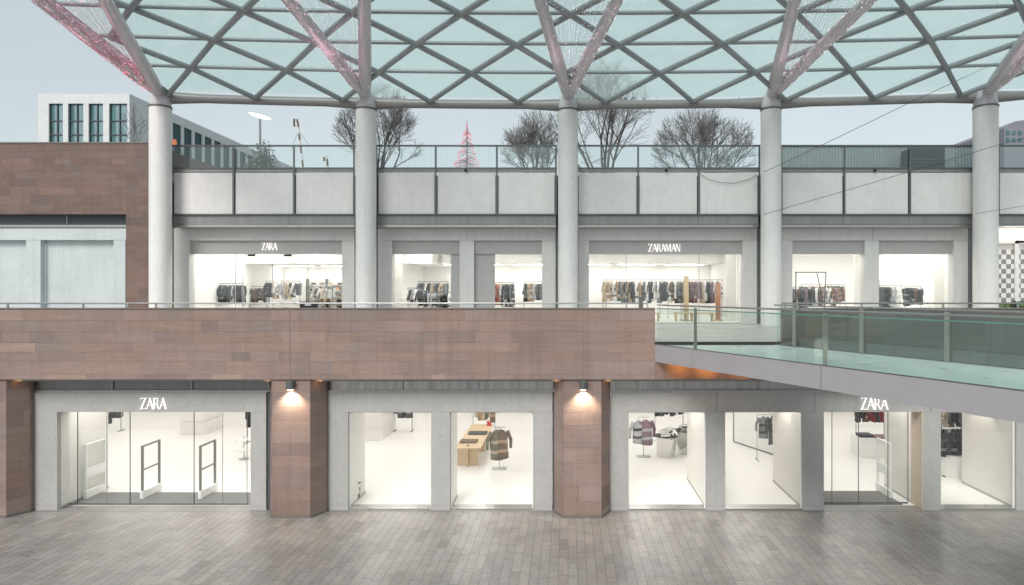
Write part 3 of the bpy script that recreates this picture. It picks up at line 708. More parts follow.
y=25.5; rack(X(941.5,y),X(965,y),y,.012,1.95,['black','charcoal','black','black','charcoal'],1.1,'low clothes rack of black coats in front of the counter, far right window',41,'low rack in the far right window',face=45)
o=garment('black',1.1,3); o.location=(15.85,25.3,1.9); o.rotation_euler=(0,0,.3); o.scale=(1.2,1.2,1); tag(o,'long black coat hanging at the end of the counter in the far right window','coat')
st=thing('garment_stand',(15.85,25.3,.012),'thin steel stand holding a long black coat in the far right window','clothes stand')
mb=MB(); mb.tube((15.85,25.35,.03),(15.85,25.3,1.9),.014); mb.build('pole',M['inox'],st); mb=MB(); mb.box(15.6,16.1,25.15,25.5,.013,.03); mb.build('base_plate',M['inox'],st)
# tiered white table at A right
t=thing('tiered_table',(X(244,28),28,.012),'small white tiered table at the right side inside the left entrance','table')
tx=X(244,28)
for k,(zz,rr) in enumerate(((.45,.42),(.85,.34))):
    mb=MB(); mb.lathe(tx,28,[(rr,zz),(rr,zz+.04)],20); mb.build('shelf',M['white'],t)
mb=MB(); mb.tube((tx,28,.03),(tx,28,1.0),.02); mb.build('pole',M['inox'],t); mb=MB(); mb.lathe(tx,28,[(.2,.013),(.2,.03)],16); mb.build('foot',M['inox'],t)
# potted plant window 1
t=thing('potted_plant',(X(356.5,22.6),22.6,.012),'tiny dark potted plant in the lower left corner of the first window','plant')
cx,cy=X(356.5,22.6),22.6
mb=MB(); mb.lathe(cx,cy,[(.10,.013),(.13,.2),(.12,.2)],12); mb.build('pot',M['slate'],t)
mb=MB(); r=random.Random(2)
for k in range(46):
    a=r.uniform(0,6.28); rr=r.uniform(.02,.17); zz=r.uniform(.22,.66); q=.06
    mb.face((cx+rr*math.cos(a)-q,cy+rr*math.sin(a),zz),(cx+rr*math.cos(a),cy+rr*math.sin(a)-.02,zz+.03),(cx+rr*math.cos(a)+q*.6,cy+rr*math.sin(a)+.02,zz+.05),(cx+rr*math.cos(a),cy+rr*math.sin(a),zz+.06))
mb.tube((cx,cy,.15),(cx,cy,.5),.008); mb.build('foliage',M['leaf'],t)

# ================================================================== UPPER LEVEL
YU=31.9; YC=30.5
colx=[160.5,366,568,771,985.5]
def upshop(outer,openings,label,blanks=(),joints=()):
    ZT2,ZI,ZO=Z(228.3,YU),Z(240.5,YU),Z(253.8,YU)
    t=thing('shopfront',(X(sum(outer)/2,YU),YU,5.7),label,'shopfront')
    mb=MB(); mb.box(X(outer[0],YU),X(outer[1],YU),YU,YU+.5,ZI,ZT2); mb.build('header',M['frame_up'],t,bevel=.006)
    edges=[outer[0]]+[e for o in openings for e in o]+[outer[1]]
    for i in range(0,len(edges),2):
        mb=MB(); mb.box(X(edges[i],YU),X(edges[i+1],YU),YU+.003,YU+.5,5.715,ZI-.004); mb.build('jamb' if i in (0,len(edges)-2) else 'pier',M['frame_up'],t,bevel=.006)
    for a,b in openings:
        x0,x1=X(a,YU)+.002,X(b,YU)-.002
        mb=MB(); mb.box(x0,x1,YU+.16,YU+.46,ZO,ZI-.005); mb.build('recessed_fascia',M['recess'],t)
        mb=MB(); mb.box(x0+.02,x1-.02,YU+.34,YU+.354,5.76,ZO-.002); mb.build('glass_pane',M['glass'],t)
        mb=MB(); mb.box(x0,x1,YU+.28,YU+.40,5.715,5.757); mb.build('sill',M['inox'],t)
    for a,b in blanks:
        mb=MB(); mb.box(X(a,YU)+.004,X(b,YU),YU+.25,YU+.33,5.72,ZO-.003); mb.build('blank_panel',M['recess'],t)
    for px in joints:
        mb=MB(); mb.box(X(px,YU)-.006,X(px,YU)+.006,YU-.003,YU+.001,ZI,ZT2); mb.build('joint_line',M['dark'],t)
    return t
U1=upshop((174,354.5),[(189,342)],'upper pale stone shopfront between the first two white columns from the left')
sign('ZARA',X(260.5,YU),X(276,YU),Z(250,YU),Z(242.8,YU),YU+.10,U1,'white lit letters reading ZARA')
U2=upshop((378,555.5),[(392,459.5),(474,542)],'upper pale stone shopfront with two narrow windows left of the middle column',blanks=((449.8,459.5),(474,494.3)),joints=(466.5,))
U3=upshop((578.5,757),[(589,742.5)],'upper pale stone shopfront with the long row of coats right of the middle column')
sign('ZARAMAN',X(648.5,YU),X(680.5,YU),Z(251.5,YU),Z(243.8,YU),YU+.10,U3,'white lit letters reading ZARAMAN')
U4=upshop((781.5,968),[(792.5,865),(879,954)],'upper pale stone shopfront with two windows left of the right-hand column',joints=(872.5,))
# door leaves/edges
for t,pxs in ((U1,(235.5,272.5,308)),(U3,(626,699,738))):
    for px in pxs:
        y=YU+.33; mb=MB(); mb.box(X(px,y)-.014,X(px,y)+.014,y-.01,y+.005,5.76,Z(254,YU)); mb.build('door_edge',M['recess'],t)
for px in (252,288):
    y=YU+.30; mb=MB(); mb.box(X(px,y)-.18,X(px,y)+.18,y-.06,y+.02,Z(256,YU),Z(254.1,YU)); mb.build('door_closer',M['darker'],U1)
# dark grooves beside frames
t=thing('metal_trim',(0,YU+.1,5.7),'dark vertical metal trims and grooves flanking the upper shopfronts','metal trim')
for a,b in ((170,174),(354.5,359),(374,378),(555.5,560),(575,578.5),(757,762),(779,781.5),(968,974)):
    mb=MB(); mb.box(X(a,YU)+.003,X(b,YU)-.003,YU+.1,YU+.14,5.71,Z(228.3,YU)); mb.build('trim_strip',M['dark'],t)

# left brown building
YL=31.2
t=thing('stone_building',(-26,YL,5.7),'brown sandstone building at the upper left with a blanked pale shopfront','building')
xr=X(150.5,YL); xo=X(126,YL); zt=Z(143.6,YL); zo=Z(214,YL)
mb=MB(); SD=(.185,.130,.112); stones(mb,(-42,YL-.006,0),(1,0,0),xo+42,zo,zt,71,base=SD,spread=.09); stones(mb,(xo,YL-.006,0),(1,0,0),xr-xo,5.7,zt,72,ls=(.5,1.3),base=SD,spread=.09); mb.build('stone_facing',M['stone'],t)
mb=MB(); mb.box(-42,xo,YL,YL+.5,zo,zt); mb.box(xo+.001,xr,YL,YL+9,5.7,zt); mb.box(-42,xo,YL+.9,YL+9,zo+.01,zt-.3); mb.build('wall',M['joint'],t)
mb=MB(); mb.box(-42,xr+.03,YL-.04,YL+.5,zt+.001,zt+.07); mb.build('coping',M['coping'],t)
ys=YL+.35
mb=MB(); mb.box(-42,xo-.002,ys+.1,ys+.2,Z(225,ys),zo); mb.build('dark_band',M['slate'],t)
mb=MB(); mb.box(-42,xo-.002,ys-.05,ys+.25,Z(227.5,ys),Z(225,ys)); mb.build('ledge',M['inox'],t)
mb=MB(); mb.box(-42,xo-.002,ys,ys+.3,Z(240,ys),Z(228.3,ys)); mb.build('header',M['blank'],t,bevel=.005)
for a,b in ((-60,-45),(26,40.5),(113.5,125.4)):
    mb=MB(); mb.box(X(a,ys),X(b,ys)-.002,ys+.003,ys+.3,5.71,Z(240.2,ys)); mb.build('pier',M['blank'],t,bevel=.005)
for a,b in ((-45,26),(40.5,113.5)):
    mb=MB(); mb.box(X(a,ys),X(b,ys),ys+.32,ys+.4,5.71,Z(239,ys)); mb.build('blank_board',M['blank'],t)
mb=MB(); mb.box(X(62,YL)-.01,X(62,YL)+.01,YL+.30,YL+.34,zo-.6,zo); mb.build('mullion',M['inox'],t)

# terrace edge: fascia panels + glass balustrade per bay
YT=31.2
bays=[([172.5,234,294.5,354.5],'first'),([377,436,497,556],'second'),([577,638,698.5,759],'third'),([781,844,909.5,973.5],'fourth'),([998,1062,1125],'fifth')]
descr=['between the first and second white columns','between the second and middle white columns','right of the middle white column','left of the right-hand white column','at the far right beyond the last column']
for (pxs,nm),ds in zip(bays,descr):
    t=thing('terrace_balustrade',(X(pxs[0],YT),YT,11),'glass balustrade over pale fascia panels '+ds,'balustrade','terrace edge sections between the columns')
    zg1,zg0,zp1,zp0=Z(146,YT),Z(167.5,YT),Z(172.8,YT),Z(213.8,YT)
    xa,xb=X(pxs[0],YT),X(pxs[-1],YT)
    mb=MB(); mb.box(xa,xb,YT-.05,YT+.03,zg1-.03,zg1+.05); mb.build('top_rail',M['dark'],t,bevel=.01)
    mb=MB(); mb.box(xa,xb,YT-.03,YT+.05,zg0-.06,zg0); mb.build('bottom_rail',M['dark'],t)
    mb=MB(); mb.box(xa,xb,YT+.02,YT+.1,zp1+.03,zg0-.07); mb.build('gap_strip',M['band'],t)
    mb=MB(); mb.box(xa,xb,YT-.05,YT+.04,zp0-.07,zp0-.005); mb.build('base_rail',M['dark'],t)
    for px in pxs:
        xx=X(px,YT); mb=MB(); mb.box(xx-.045,xx+.045,YT-.075,YT-.052,zp0-.07,zg1+.045); mb.build('post',M['dark'],t,bevel=.006)
    for a,b in zip(pxs[:-1],pxs[1:]):
        mb=MB(); mb.box(X(a,YT)+.03,X(b,YT)-.03,YT,YT+.014,zg0+.002,zg1-.032); mb.build('glass_pane',M['terrace_glass'],t)
        mb=MB(); mb.box(X(a,YT)+.075,X(b,YT)-.075,YT,YT+.06,zp0,zp1); mb.build('fascia_panel',M['panel'],t,bevel=.008)
        mb=MB(); mb.box(X(a,YT)+.006,X(b,YT)-.006,YT+.06,YT+.12,Z(224.6,YT),zp0-.075); mb.build('metal_band',M['band'],t)
    mb=MB(); mb.box(xa,xb,YT+.0,YT+.8,Z(227.2,YT),Z(225,YT)); mb.build('ledge',M['inox'],t,bevel=.005)
    mb=MB(); mb.box(xa,xb,YT+.121,YT+.6,Z(225,YT)+.01,12.99); mb.build('backing_wall',M['slate'],t)
# small black camera dots
for px in (466,666,874):
    mb=MB(); mb.lathe(X(px,YT),YT-.12,[(.05,Z(172,YT)),(.07,Z(171,YT)),(.06,Z(169.5,YT))],12); tag(mb.build('security_camera',M['darker'],None),{466:'tiny black dome camera on the terrace edge below the pink christmas tree',666:'tiny black dome camera on the terrace edge right of the middle column',874:'tiny black dome camera on the terrace edge above the right-hand shopfront'}[px],'camera')

# upper interior
su=thing('shop_interior',(0,38,5.7),'bright cream interior walls and lit ceiling of the upper shops','shop interior')
mb=MB(); mb.box(-22,20.9,44,44.2,5.713,9.9); mb.build('back_wall',M['white'],su)
mb=MB(); mb.box(-22,30,32.42,44.2,9.75,9.9); mb.build('ceiling',M['white'],su)
mb=MB(); mb.box(-22,-8.2,38.5,44,9.0,9.74); mb.build('bulkhead',M['white'],su)
mb=MB(); mb.box(-7.9,10,40.2,44,9.1,9.74); mb.build('bulkhead',M['white'],su)
for x0 in (-19.6,-10.1,-.2,9.9,20.6):
    mb=MB(); mb.box(x0-.12,x0+.12,32.42,44,5.713,9.74); mb.build('party_wall',M['white'],su)
mb=MB(); mb.box(-21.9,-21.6,32.42,44,5.713,9.74); mb.build('party_wall',M['white'],su)
for x in (-18.2,-15.2,-12.2,-8.6,-5.6,-2.4,1.6,4.6,7.8,11.6,14.4,17.4,19.6,22.6,25.6):
    for y in (33.4,36.0,38.0) if x<10 else (33.4,36.0,38.6,41):
        mb=MB(); mb.box(x-.5,x+.5,y-.45,y+.45,9.72,9.746); mb.build('ceiling_light',M['ceil_light_up'],su)
    if x<10:
        mb=MB(); mb.box(x-1.2,x+1.2,42.6,43.0,8.97,8.996) if x<-8.8 else mb.box(x-1.2,x+1.2,42.6,43.0,9.07,9.096); mb.build('ceiling_light',M['ceil_light_up'],su)
# inner cream walls of the upper bays (left return in bay 1, etc.)
for a,b,y0,lab in ((189,213,35.2,'cream return wall at the left of the upper far-left shop'),(392,402,34.4,'cream return wall at the left of the second upper shop'),):
    y=y0; mb=MB(); mb.box(X(a,y)-.5,X(b,y),y,y+.15,5.715,9.73); tag(mb.build('return_wall',M['shoparch'],None),lab,'wall')
for px,lab in ((727,'cream return wall at the right of the middle upper shop window'),(855,'cream return wall in the left window of the right upper shop'),(935,'cream return wall in the right window of the right upper shop')):
    y=34.6; mb=MB(); mb.box(X(px,y),X(px,y)+.5,y,y+.15,5.715,9.73); tag(mb.build('return_wall',M['shoparch'],None),lab,'wall')
# upper stock
ZF=5.713
dk=['black','charcoal','grey','black','white','beige','charcoal','brown']
mx=['black','white','grey','beige','charcoal','pale grey','brown','tan']
y=35.8; rack(X(216,y),X(243,y),y,ZF,ZF+2.05,rc(1,12,['black','charcoal','grey','charcoal','black','pale grey']),.95,'clothes rack of dark coats at the left of the upper far-left shop',11,'left rack in the upper far-left shop',tall=.35)
y=36.6; rack(X(266,y),X(300,y),y,ZF,ZF+2.2,rc(2,12,['black','white','beige','brown','charcoal','pale grey']),.85,'clothes rack of mixed coats in the middle of the upper far-left shop',12,'middle rack in the upper far-left shop',tall=.02)
y=36.2; rack(X(313,y),X(333,y),y,ZF,ZF+1.9,['pale grey','brown','white','beige','pale grey'],.7,'short clothes rack of light tops at the right of the upper far-left shop',13,'right rack in the upper far-left shop',kind='top',mat='inox')
y=37.0; rack(X(408,y),X(424,y),y,ZF,ZF+1.8,rc(4,8,['black','white','charcoal','pale grey','black']),.85,'clothes rack at the left of the second upper shop',14,'left rack in the second upper shop')
y=35.6; rack(X(426,y),X(451,y),y,ZF,ZF+1.6,rc(5,10,['black','charcoal','pale grey','white','black','grey']),.9,'clothes rack nearer the glass of the second upper shop',15,'nearer rack in the second upper shop')
y=35.0; rack(X(495,y),X(514,y),y,ZF,ZF+2.1,['rust red','rust red','beige','black','white','charcoal','black','grey','charcoal'],1.15,'clothes rack with a rust red coat in the second upper shop',16,'rack with the rust red coat')
y=36.2; rack(X(524,y),X(545,y),y,ZF,ZF+2.15,['black','beige','tan','pale grey','charcoal','grey','brown'],.95,'clothes rack behind the right window of the second upper shop',17,'rack beside the column, second upper shop')
y=35.6
for k,(a,b,s) in enumerate(((603,641,3),(643,681,4),(683,722,5))):
    nm=['left','middle','right'][k]
    cols=rc(s,15,[['black','beige','white','charcoal','tan','grey'],['charcoal','grey','white','white','brown','black'],['white','charcoal','brown','black','beige','mauve']][k])
    rack(X(a,y),X(b,y),y,ZF,ZF+2.25,cols,1.1,f'{nm} clothes rack of the long coat row in the middle upper shop',20+k,f'{nm} rack of the long coat row')
y=39.0; rack(X(606,y),X(660,y),y,ZF,ZF+2.1,rc(31,14,['white','charcoal','beige','pale grey','black']),1.0,'clothes rack of mixed coats deep behind the left of the long coat row',61,'deeper left rack, middle upper shop')
y=39.4; rack(X(668,y),X(716,y),y,ZF,ZF+2.1,rc(32,12,['white','brown','grey','black','tan']),1.0,'clothes rack of mixed coats deep behind the right of the long coat row',62,'deeper right rack, middle upper shop')
y=39.5; rack(X(228,y),X(268,y),y,ZF,ZF+1.9,rc(33,12,['black','white','brown','charcoal']),.9,'clothes rack deep in the upper far-left shop between two nearer racks',63,'deeper rack, upper far-left shop')
y=39.5; rack(X(418,y),X(448,y),y,ZF,ZF+2.2,rc(34,9,['black','white','grey','beige']),.9,'clothes rack deep in the second upper shop, left window',64,'deeper rack, second upper shop')
y=38.5; rack(X(800,y),X(845,y),y,ZF,ZF+2.0,rc(35,12,['black','white','brown','mauve','charcoal']),.9,'clothes rack deep in the right upper shop behind the dark frame',65,'deeper rack, right upper shop')
y=35.2; rack(X(793,y),X(824,y),y,ZF,ZF+1.85,rc(8,14,['black','charcoal','pale grey','brown','white','mauve']),.95,'clothes rack with tall dark A-frame in the right upper shop',31,'A-frame rack of the right upper shop')
t=thing('garment_display',(X(810,34.9),34.9,ZF),'tall dark angled metal frame around the rack of the right upper shop','display frame')
ya=34.9
for a,b,zt_ in ((794,796,2.65),(822,826,2.65)):
    mb=MB(); mb.tube((X(a,ya),ya-.2,ZF+.01),(X(b,ya),ya,ZF+zt_),.028,n=6); mb.build('upright',M['darker'],t)
mb=MB(); mb.tube((X(795,ya),ya,ZF+2.65),(X(826,ya),ya,ZF+2.65),.028,n=6); mb.build('top_bar',M['darker'],t)
mb=MB(); mb.tube((X(817,ya),ya,ZF+2.6),(X(823,ya),ya-.1,ZF+.9),.024,n=6); mb.build('brace',M['darker'],t)
y=36.2; rack(X(825,y),X(840,y),y,ZF,ZF+1.9,['pale grey','charcoal','white','brown','mauve','brown'],.95,'short clothes rack right of the A-frame rack in the right upper shop',32,'short rack right of the dark frame')
y=35.4; rack(X(879,y),X(902,y),y,ZF,ZF+1.95,['charcoal','black','black','charcoal','pale grey','pale grey','white','white','white'],1.2,'clothes rack of dark to white coats behind the far right upper window',33,'rack of dark to white coats',tall=.3)
y=36.0; rack(X(905,y),X(921,y),y,ZF,ZF+1.9,['black','black','charcoal','brown','black','charcoal'],.95,'clothes rack of black jackets at the right of the right upper shop',34,'rack of black jackets on the right',kind='jacket')
# low tables of U3
for k,(a,b,lab) in enumerate(((674,688,'low wooden bench table left of the pale coats in the middle upper shop'),(690,714,'low wooden bench table at the right of the middle upper shop'),(640,660,'low wooden bench table below the white coats in the middle upper shop'))):
    y=34.6; x0,x1=X(a,y),X(b,y)
    t=thing('bench_table',((x0+x1)/2,y,ZF),lab,'table','low bench tables under the long coat row')
    mb=MB(); mb.box(x0,x1,y-.3,y+.3,ZF+.42,ZF+.47); mb.build('tabletop',M['oak'],t)
    for x in (x0+.08,x1-.12):
        mb=MB(); mb.box(x,x+.05,y-.28,y+.28,ZF+.002,ZF+.418); mb.build('leg',M['oak'],t)
t=thing('display_board',(X(718,35.2),35.2,ZF),'orange brown upright board at the right end of the long coat row','display board')
mb=MB(); mb.box(X(715.5,35.2),X(720.5,35.2),35.15,35.22,ZF+.05,ZF+2.1); mb.build('board',M['copper'],t); mb=MB(); mb.box(X(714,35.2),X(722,35.2),35.0,35.4,ZF+.003,ZF+.05); mb.build('foot',M['copper'],t)
t=thing('display_board',(X(686,35.2),35.2,ZF),'pale wooden upright board between the middle and right coat racks','display board')
mb=MB(); mb.box(X(684,35.2),X(688.5,35.2),35.15,35.22,ZF+.05,ZF+2.45); mb.build('board',M['oak'],t); mb=MB(); mb.box(X(683,35.2),X(689.5,35.2),35.0,35.4,ZF+.003,ZF+.05); mb.build('foot',M['oak'],t)
# wall shelves with goods on the back wall (upper far-left shop)
t=thing('wall_shelving',(-15,43.8,ZF),'white wall shelving full of shoes and bags at the back of the upper far-left shop','shelving')
xs0,xs1=-17.8,-11.2
for k in range(5):
    mb=MB(); mb.box(xs0,xs1,43.55,43.95,ZF+.35+k*.42,ZF+.38+k*.42); mb.build('shelf_board',M['pale'] if 'pale' in M else M['shoparch'],t)
for k in range(6):
    x=xs0+(xs1-xs0)*k/5; mb=MB(); mb.box(x-.015,x+.015,43.5,43.96,ZF,ZF+2.45); mb.build('shelf_upright',M['dark'],t)
r=random.Random(9)
ORD2=['lowest','second','third','fourth','top']
for k in range(5):
    for q in range(11):
        x=xs0+.35+q*.6+r.uniform(-.08,.08)
        if x>xs1-.2: continue
        c=r.choice(['black','charcoal','brown','tan','beige','black','dark red'])
        zz=ZF+.383+k*.42
        if r.random()<.5:
            mb=MB(); w_=r.uniform(.14,.2); h_=r.uniform(.16,.26)
            mb.hexa([(x-w_,43.62,zz),(x+w_,43.62,zz),(x+w_,43.8,zz),(x-w_,43.8,zz),(x-w_*.7,43.66,zz+h_),(x+w_*.7,43.66,zz+h_),(x+w_*.7,43.76,zz+h_),(x-w_*.7,43.76,zz+h_)])
            pts=[(x+.07*math.cos(a),43.71,zz+h_+.09*math.sin(a)) for a in [math.pi*i/5 for i in range(6)]]; mb.path(pts,.012,4)
            o=mb.build('handbag',M['cloth_'+c],None); nm='handbag'
        else:
            mb=MB()
            for s in (-.07,.07):
                mb.hexa([(x+s-.05,43.58,zz),(x+s+.05,43.58,zz),(x+s+.05,43.85,zz),(x+s-.05,43.85,zz),(x+s-.04,43.60,zz+.05),(x+s+.04,43.60,zz+.05),(x+s+.04,43.84,zz+.13),(x+s-.04,43.84,zz+.13)])
            o=mb.build('pair_of_shoes',M['cloth_'+c],None); nm='shoes'
        tag(o,f'{c} {nm}, {ORD[q]} from left on the {ORD2[k]} shelf, upper far-left shop',nm,'goods on the back shelves of the upper far-left shop')

# far right shop with chequered wall
t=thing('shopfront',(X(1020,YU),YU,ZF),'bright shop at the far right with a black and white chequered wall','shopfront')
y=YU+.6; x0=X(996,y); q=.245
for cidx,(m1,nm) in enumerate(((M['white'],'chequered_tiles'),)):
    mb=MB(); 
    for i in range(7):
        for k in range(15):
            mb.mi=(i+k)%2
            xx=X(996.5,y)+i*q; zz=Z(322,y)+k*q
            if zz+q>Z(242,y): continue
            mb.box(xx,xx+q-.001,y,y+.03,zz,zz+q-.001)
    mb.build(nm,[M['white'],surf('dark_tile',(.27,.25,.25),.4)],t)
mb=MB(); mb.box(X(994,y),30,y+.031,y+.1,ZF,Z(226,y)); mb.build('wall',M['shoparch'],t)
mb=MB(); mb.box(X(1014,y),X(1018,y),y-.08,y-.01,ZF,Z(238,y)); mb.box(X(1018,y)+.001,X(1060,y),y-.08,y-.01,Z(243,y),Z(238,y)); mb.build('door_frame',M['white'],t)
for k,x in enumerate((21.5,22.8,24.4)):
    mb=MB(); mb.box(x-.3,x+.3,YU-.1,YU+.3,Z(227,YU)+.0,Z(227,YU)+.03); mb.build('ceiling_light',M['ceil_light_up'],t)
for k,(px,lab) in enumerate(((1005,'leafy green plant nearest the right-hand column by the chequered wall'),(1015,'bushy green plant in the middle of the row by the chequered wall'),(1022,'yellow green plant at the far right edge by the chequered wall'))):
    y=31.5; cx=X(px,y); t=thing('potted_plant',(cx,y,5.71),lab,'plant','plants outside the chequered shop')
    mb=MB(); mb.lathe(cx,y,[(.14,5.71),(.2,6.1),(.18,6.1)],12); mb.build('pot',M['white'],t)
    mb=MB(); r=random.Random(k+50)
    for i in range(150):
        a=r.uniform(0,6.28); e_=r.uniform(-.4,1.4); rr=r.uniform(.1,.34); c=Vector((cx+rr*math.cos(a)*math.cos(e_),y+rr*math.sin(a)*math.cos(e_),6.45+rr*1.2*math.sin(e_)))
        u=Vector((r.uniform(-1,1),r.uniform(-1,1),r.uniform(-1,1))).normalized()*.06; v=Vector((r.uniform(-1,1),r.uniform(-1,1),r.uniform(-.2,1))).normalized()*.1
        mb.face(c-u,c-v,c+u,c+v)
    mb.build('foliage',M['leafy'] if k!=1 else M['leaf'],t)
s=bpy.data.lights.new('far_right_shop_light','AREA'); s.energy=45; s.size=2.5; s.color=(1,.93,.84); so=bpy.data.objects.new('far_right_shop_light',s); C.objects.link(so); so.location=(22.5,31.6,Z(227.5,YU)); 

# ================================================================== COLUMNS + CANOPY
def roof_z(X_,Y_): return EYE+9.0+(30.5-Y_)*.185+.00095*X_*X_
names=['first white column from the left, beside the brown building','second white column from the left','middle white column, in line with the right lamp pier','white column right of the middle one','rightmost white column beside the chequered shop']
tips=[((-18.1,-15.9)),((-9.6,-7.0)),((-.96,1.68)),((7.8,10.35)),((16.7,18.2))]
struts={}
for i,px in enumerate(colx):
    cx=X(px,YC); rad=.475 if i<4 else .53
    ztop=Z(111.5,YC)+.0004*cx*cx
    t=thing('canopy_column',(cx,YC,5.7),names[i]+', carrying a V of steel struts','column','white columns carrying the canopy')
    mb=MB(); mb.lathe(cx,YC,[(rad,5.712),(rad,ztop)],40); mb.build('shaft',M['column'],t,smooth=True)
    mb=MB(); mb.lathe(cx,YC,[(rad+.025,ztop+.001),(rad+.025,ztop+.08)],40); mb.build('collar_ring',M['dark'],t,smooth=True)
    mb=MB(); mb.lathe(cx,YC,[(rad-.03,ztop+.081),(rad-.01,ztop+.25),(rad*.80,ztop+.62),(rad*.52,ztop+1.0)],32); mb.build('capital',M['strut'],t,smooth=True)
    base=Vector((cx,YC-.1,ztop+.72)); st=[]
    for k,tx in enumerate(tips[i]):
        # the tip is where the strut meets the roof grid, further toward the plaza
        p22=Vector((tx,22.0,EYE+290/640*22)); dvec=(p22-base)
        tip=base+dvec*1.22; tip.z=min(tip.z,roof_z(tip.x,tip.y)-.05)
        mb=MB(); n=6; pr=None
        for q in range(n):
            a=base+(tip-base)*(q/n); b=base+(tip-base)*((q+1)/n)
            ra=.30-.10*(q/n); rb=.30-.10*((q+1)/n)
            mb.tube(a,b,ra if q else .24,rb,18,caps=(q in(0,n-1)))
        mb.build('strut',M['strut'],t,smooth=True); st.append((base,tip))
    struts[i]=st

cn=thing('glass_canopy',(0,YC,16.2),'great glass canopy on a diagonal grid of grey steel tubes over the upper walkway','canopy')
rows=[30.5,27.9,25.7,23.7,21.8,20.0,18.3,16.7]
SP=4.17
def nodes(rw):
    off=-2.4+(SP/2 if rw%2 else 0)+.13*rw
    return [off+SP*k for k in range(-6,9)]
def nd(rw,x,adj=False):
    if adj and rw==0 and x>10: x=x+.27
    if adj and rw>0 and x<0: x=x+.42*min(1,-x/13)
    return Vector((x,rows[rw],roof_z(x,rows[rw])))
XL,XR=-18.95,27.5
def clipx(xs): return [x for x in xs if XL-.4<=x<=XR]
for rw in range(len(rows)):
    mb=MB(); r_=.215 if rw==0 else .075
    xs=[XL+(XR-XL)*k/24 for k in range(25)]
    pts=[nd(rw,x)+Vector((0,0 if rw else .25,-.0 if rw else -.10)) for x in xs]
    for a,b in zip(pts[:-1],pts[1:]): mb.tube(a,b,r_,r_,12)
    mb.build('edge_beam' if rw==0 else 'purlin',M['beam' if rw==0 else 'steel'],cn,smooth=True)
# haunches at columns
for px in colx:
    cx=X(px,YC)
    for s in (-1,1):
        mb=MB(); xe=cx+s*2.3
        za=roof_z(cx,YC)-.10; zb=roof_z(xe,YC)-.10
        a=(cx+s*.2); 
        if xe<XL: continue
        mb.tube((a,YC+.25,za-.02),(xe,YC+.25,zb),.30,.19,14); mb.build('haunch',M['beam'],cn,smooth=True)
# diagonals as continuous tubes
for s in (0,1):
    for k in range(-9,18):
        # follow node index through the rows
        mb=MB(); seg=0
        for rw in range(len(rows)-1):
            # even row index j, next row neighbours: same j or j-1 depending on parity
            def xat(rw_,h): return -2.4+.13*rw_+h*SP/2
            h0=2*k+(rw if s==0 else -rw); h1=2*k+(rw+1 if s==0 else -(rw+1))
            xa,xb=xat(rw,h0),xat(rw+1,h1)
            if not(XL-.3<=xa<=XR and XL-.3<=xb<=XR): continue
            mb.tube(nd(rw,xa,True)+Vector((0,0,-.06)),nd(rw+1,xb,True)+Vector((0,0,-.06)),.118,.118,10); seg+=1
        if seg: mb.build('diagonal_tube',M['steel'],cn,smooth=True)
mb=MB()
for rw in range(len(rows)-1): mb.tube(nd(rw,XL),nd(rw+1,XL),.09,.09,10)
mb.build('edge_tube',M['steel'],cn,smooth=True)
for rw in range(len(rows)-1):
    mb=MB(); xs=[XL+(XR-XL)*k/12 for k in range(13)]
    for xa,xb in zip(xs[:-1],xs[1:]):
        up=Vector((0,0,.16)); mb.face(nd(rw,xa)+up,nd(rw,xb)+up,nd(rw+1,xb)+up,nd(rw+1,xa)+up)
        mb.tube(nd(rw,xa)+Vector((0,0,.1)),nd(rw,xa)+Vector((0,0,.17)),.03,n=6)
    mb.build('glass_panel',M['roof_glass'],cn)

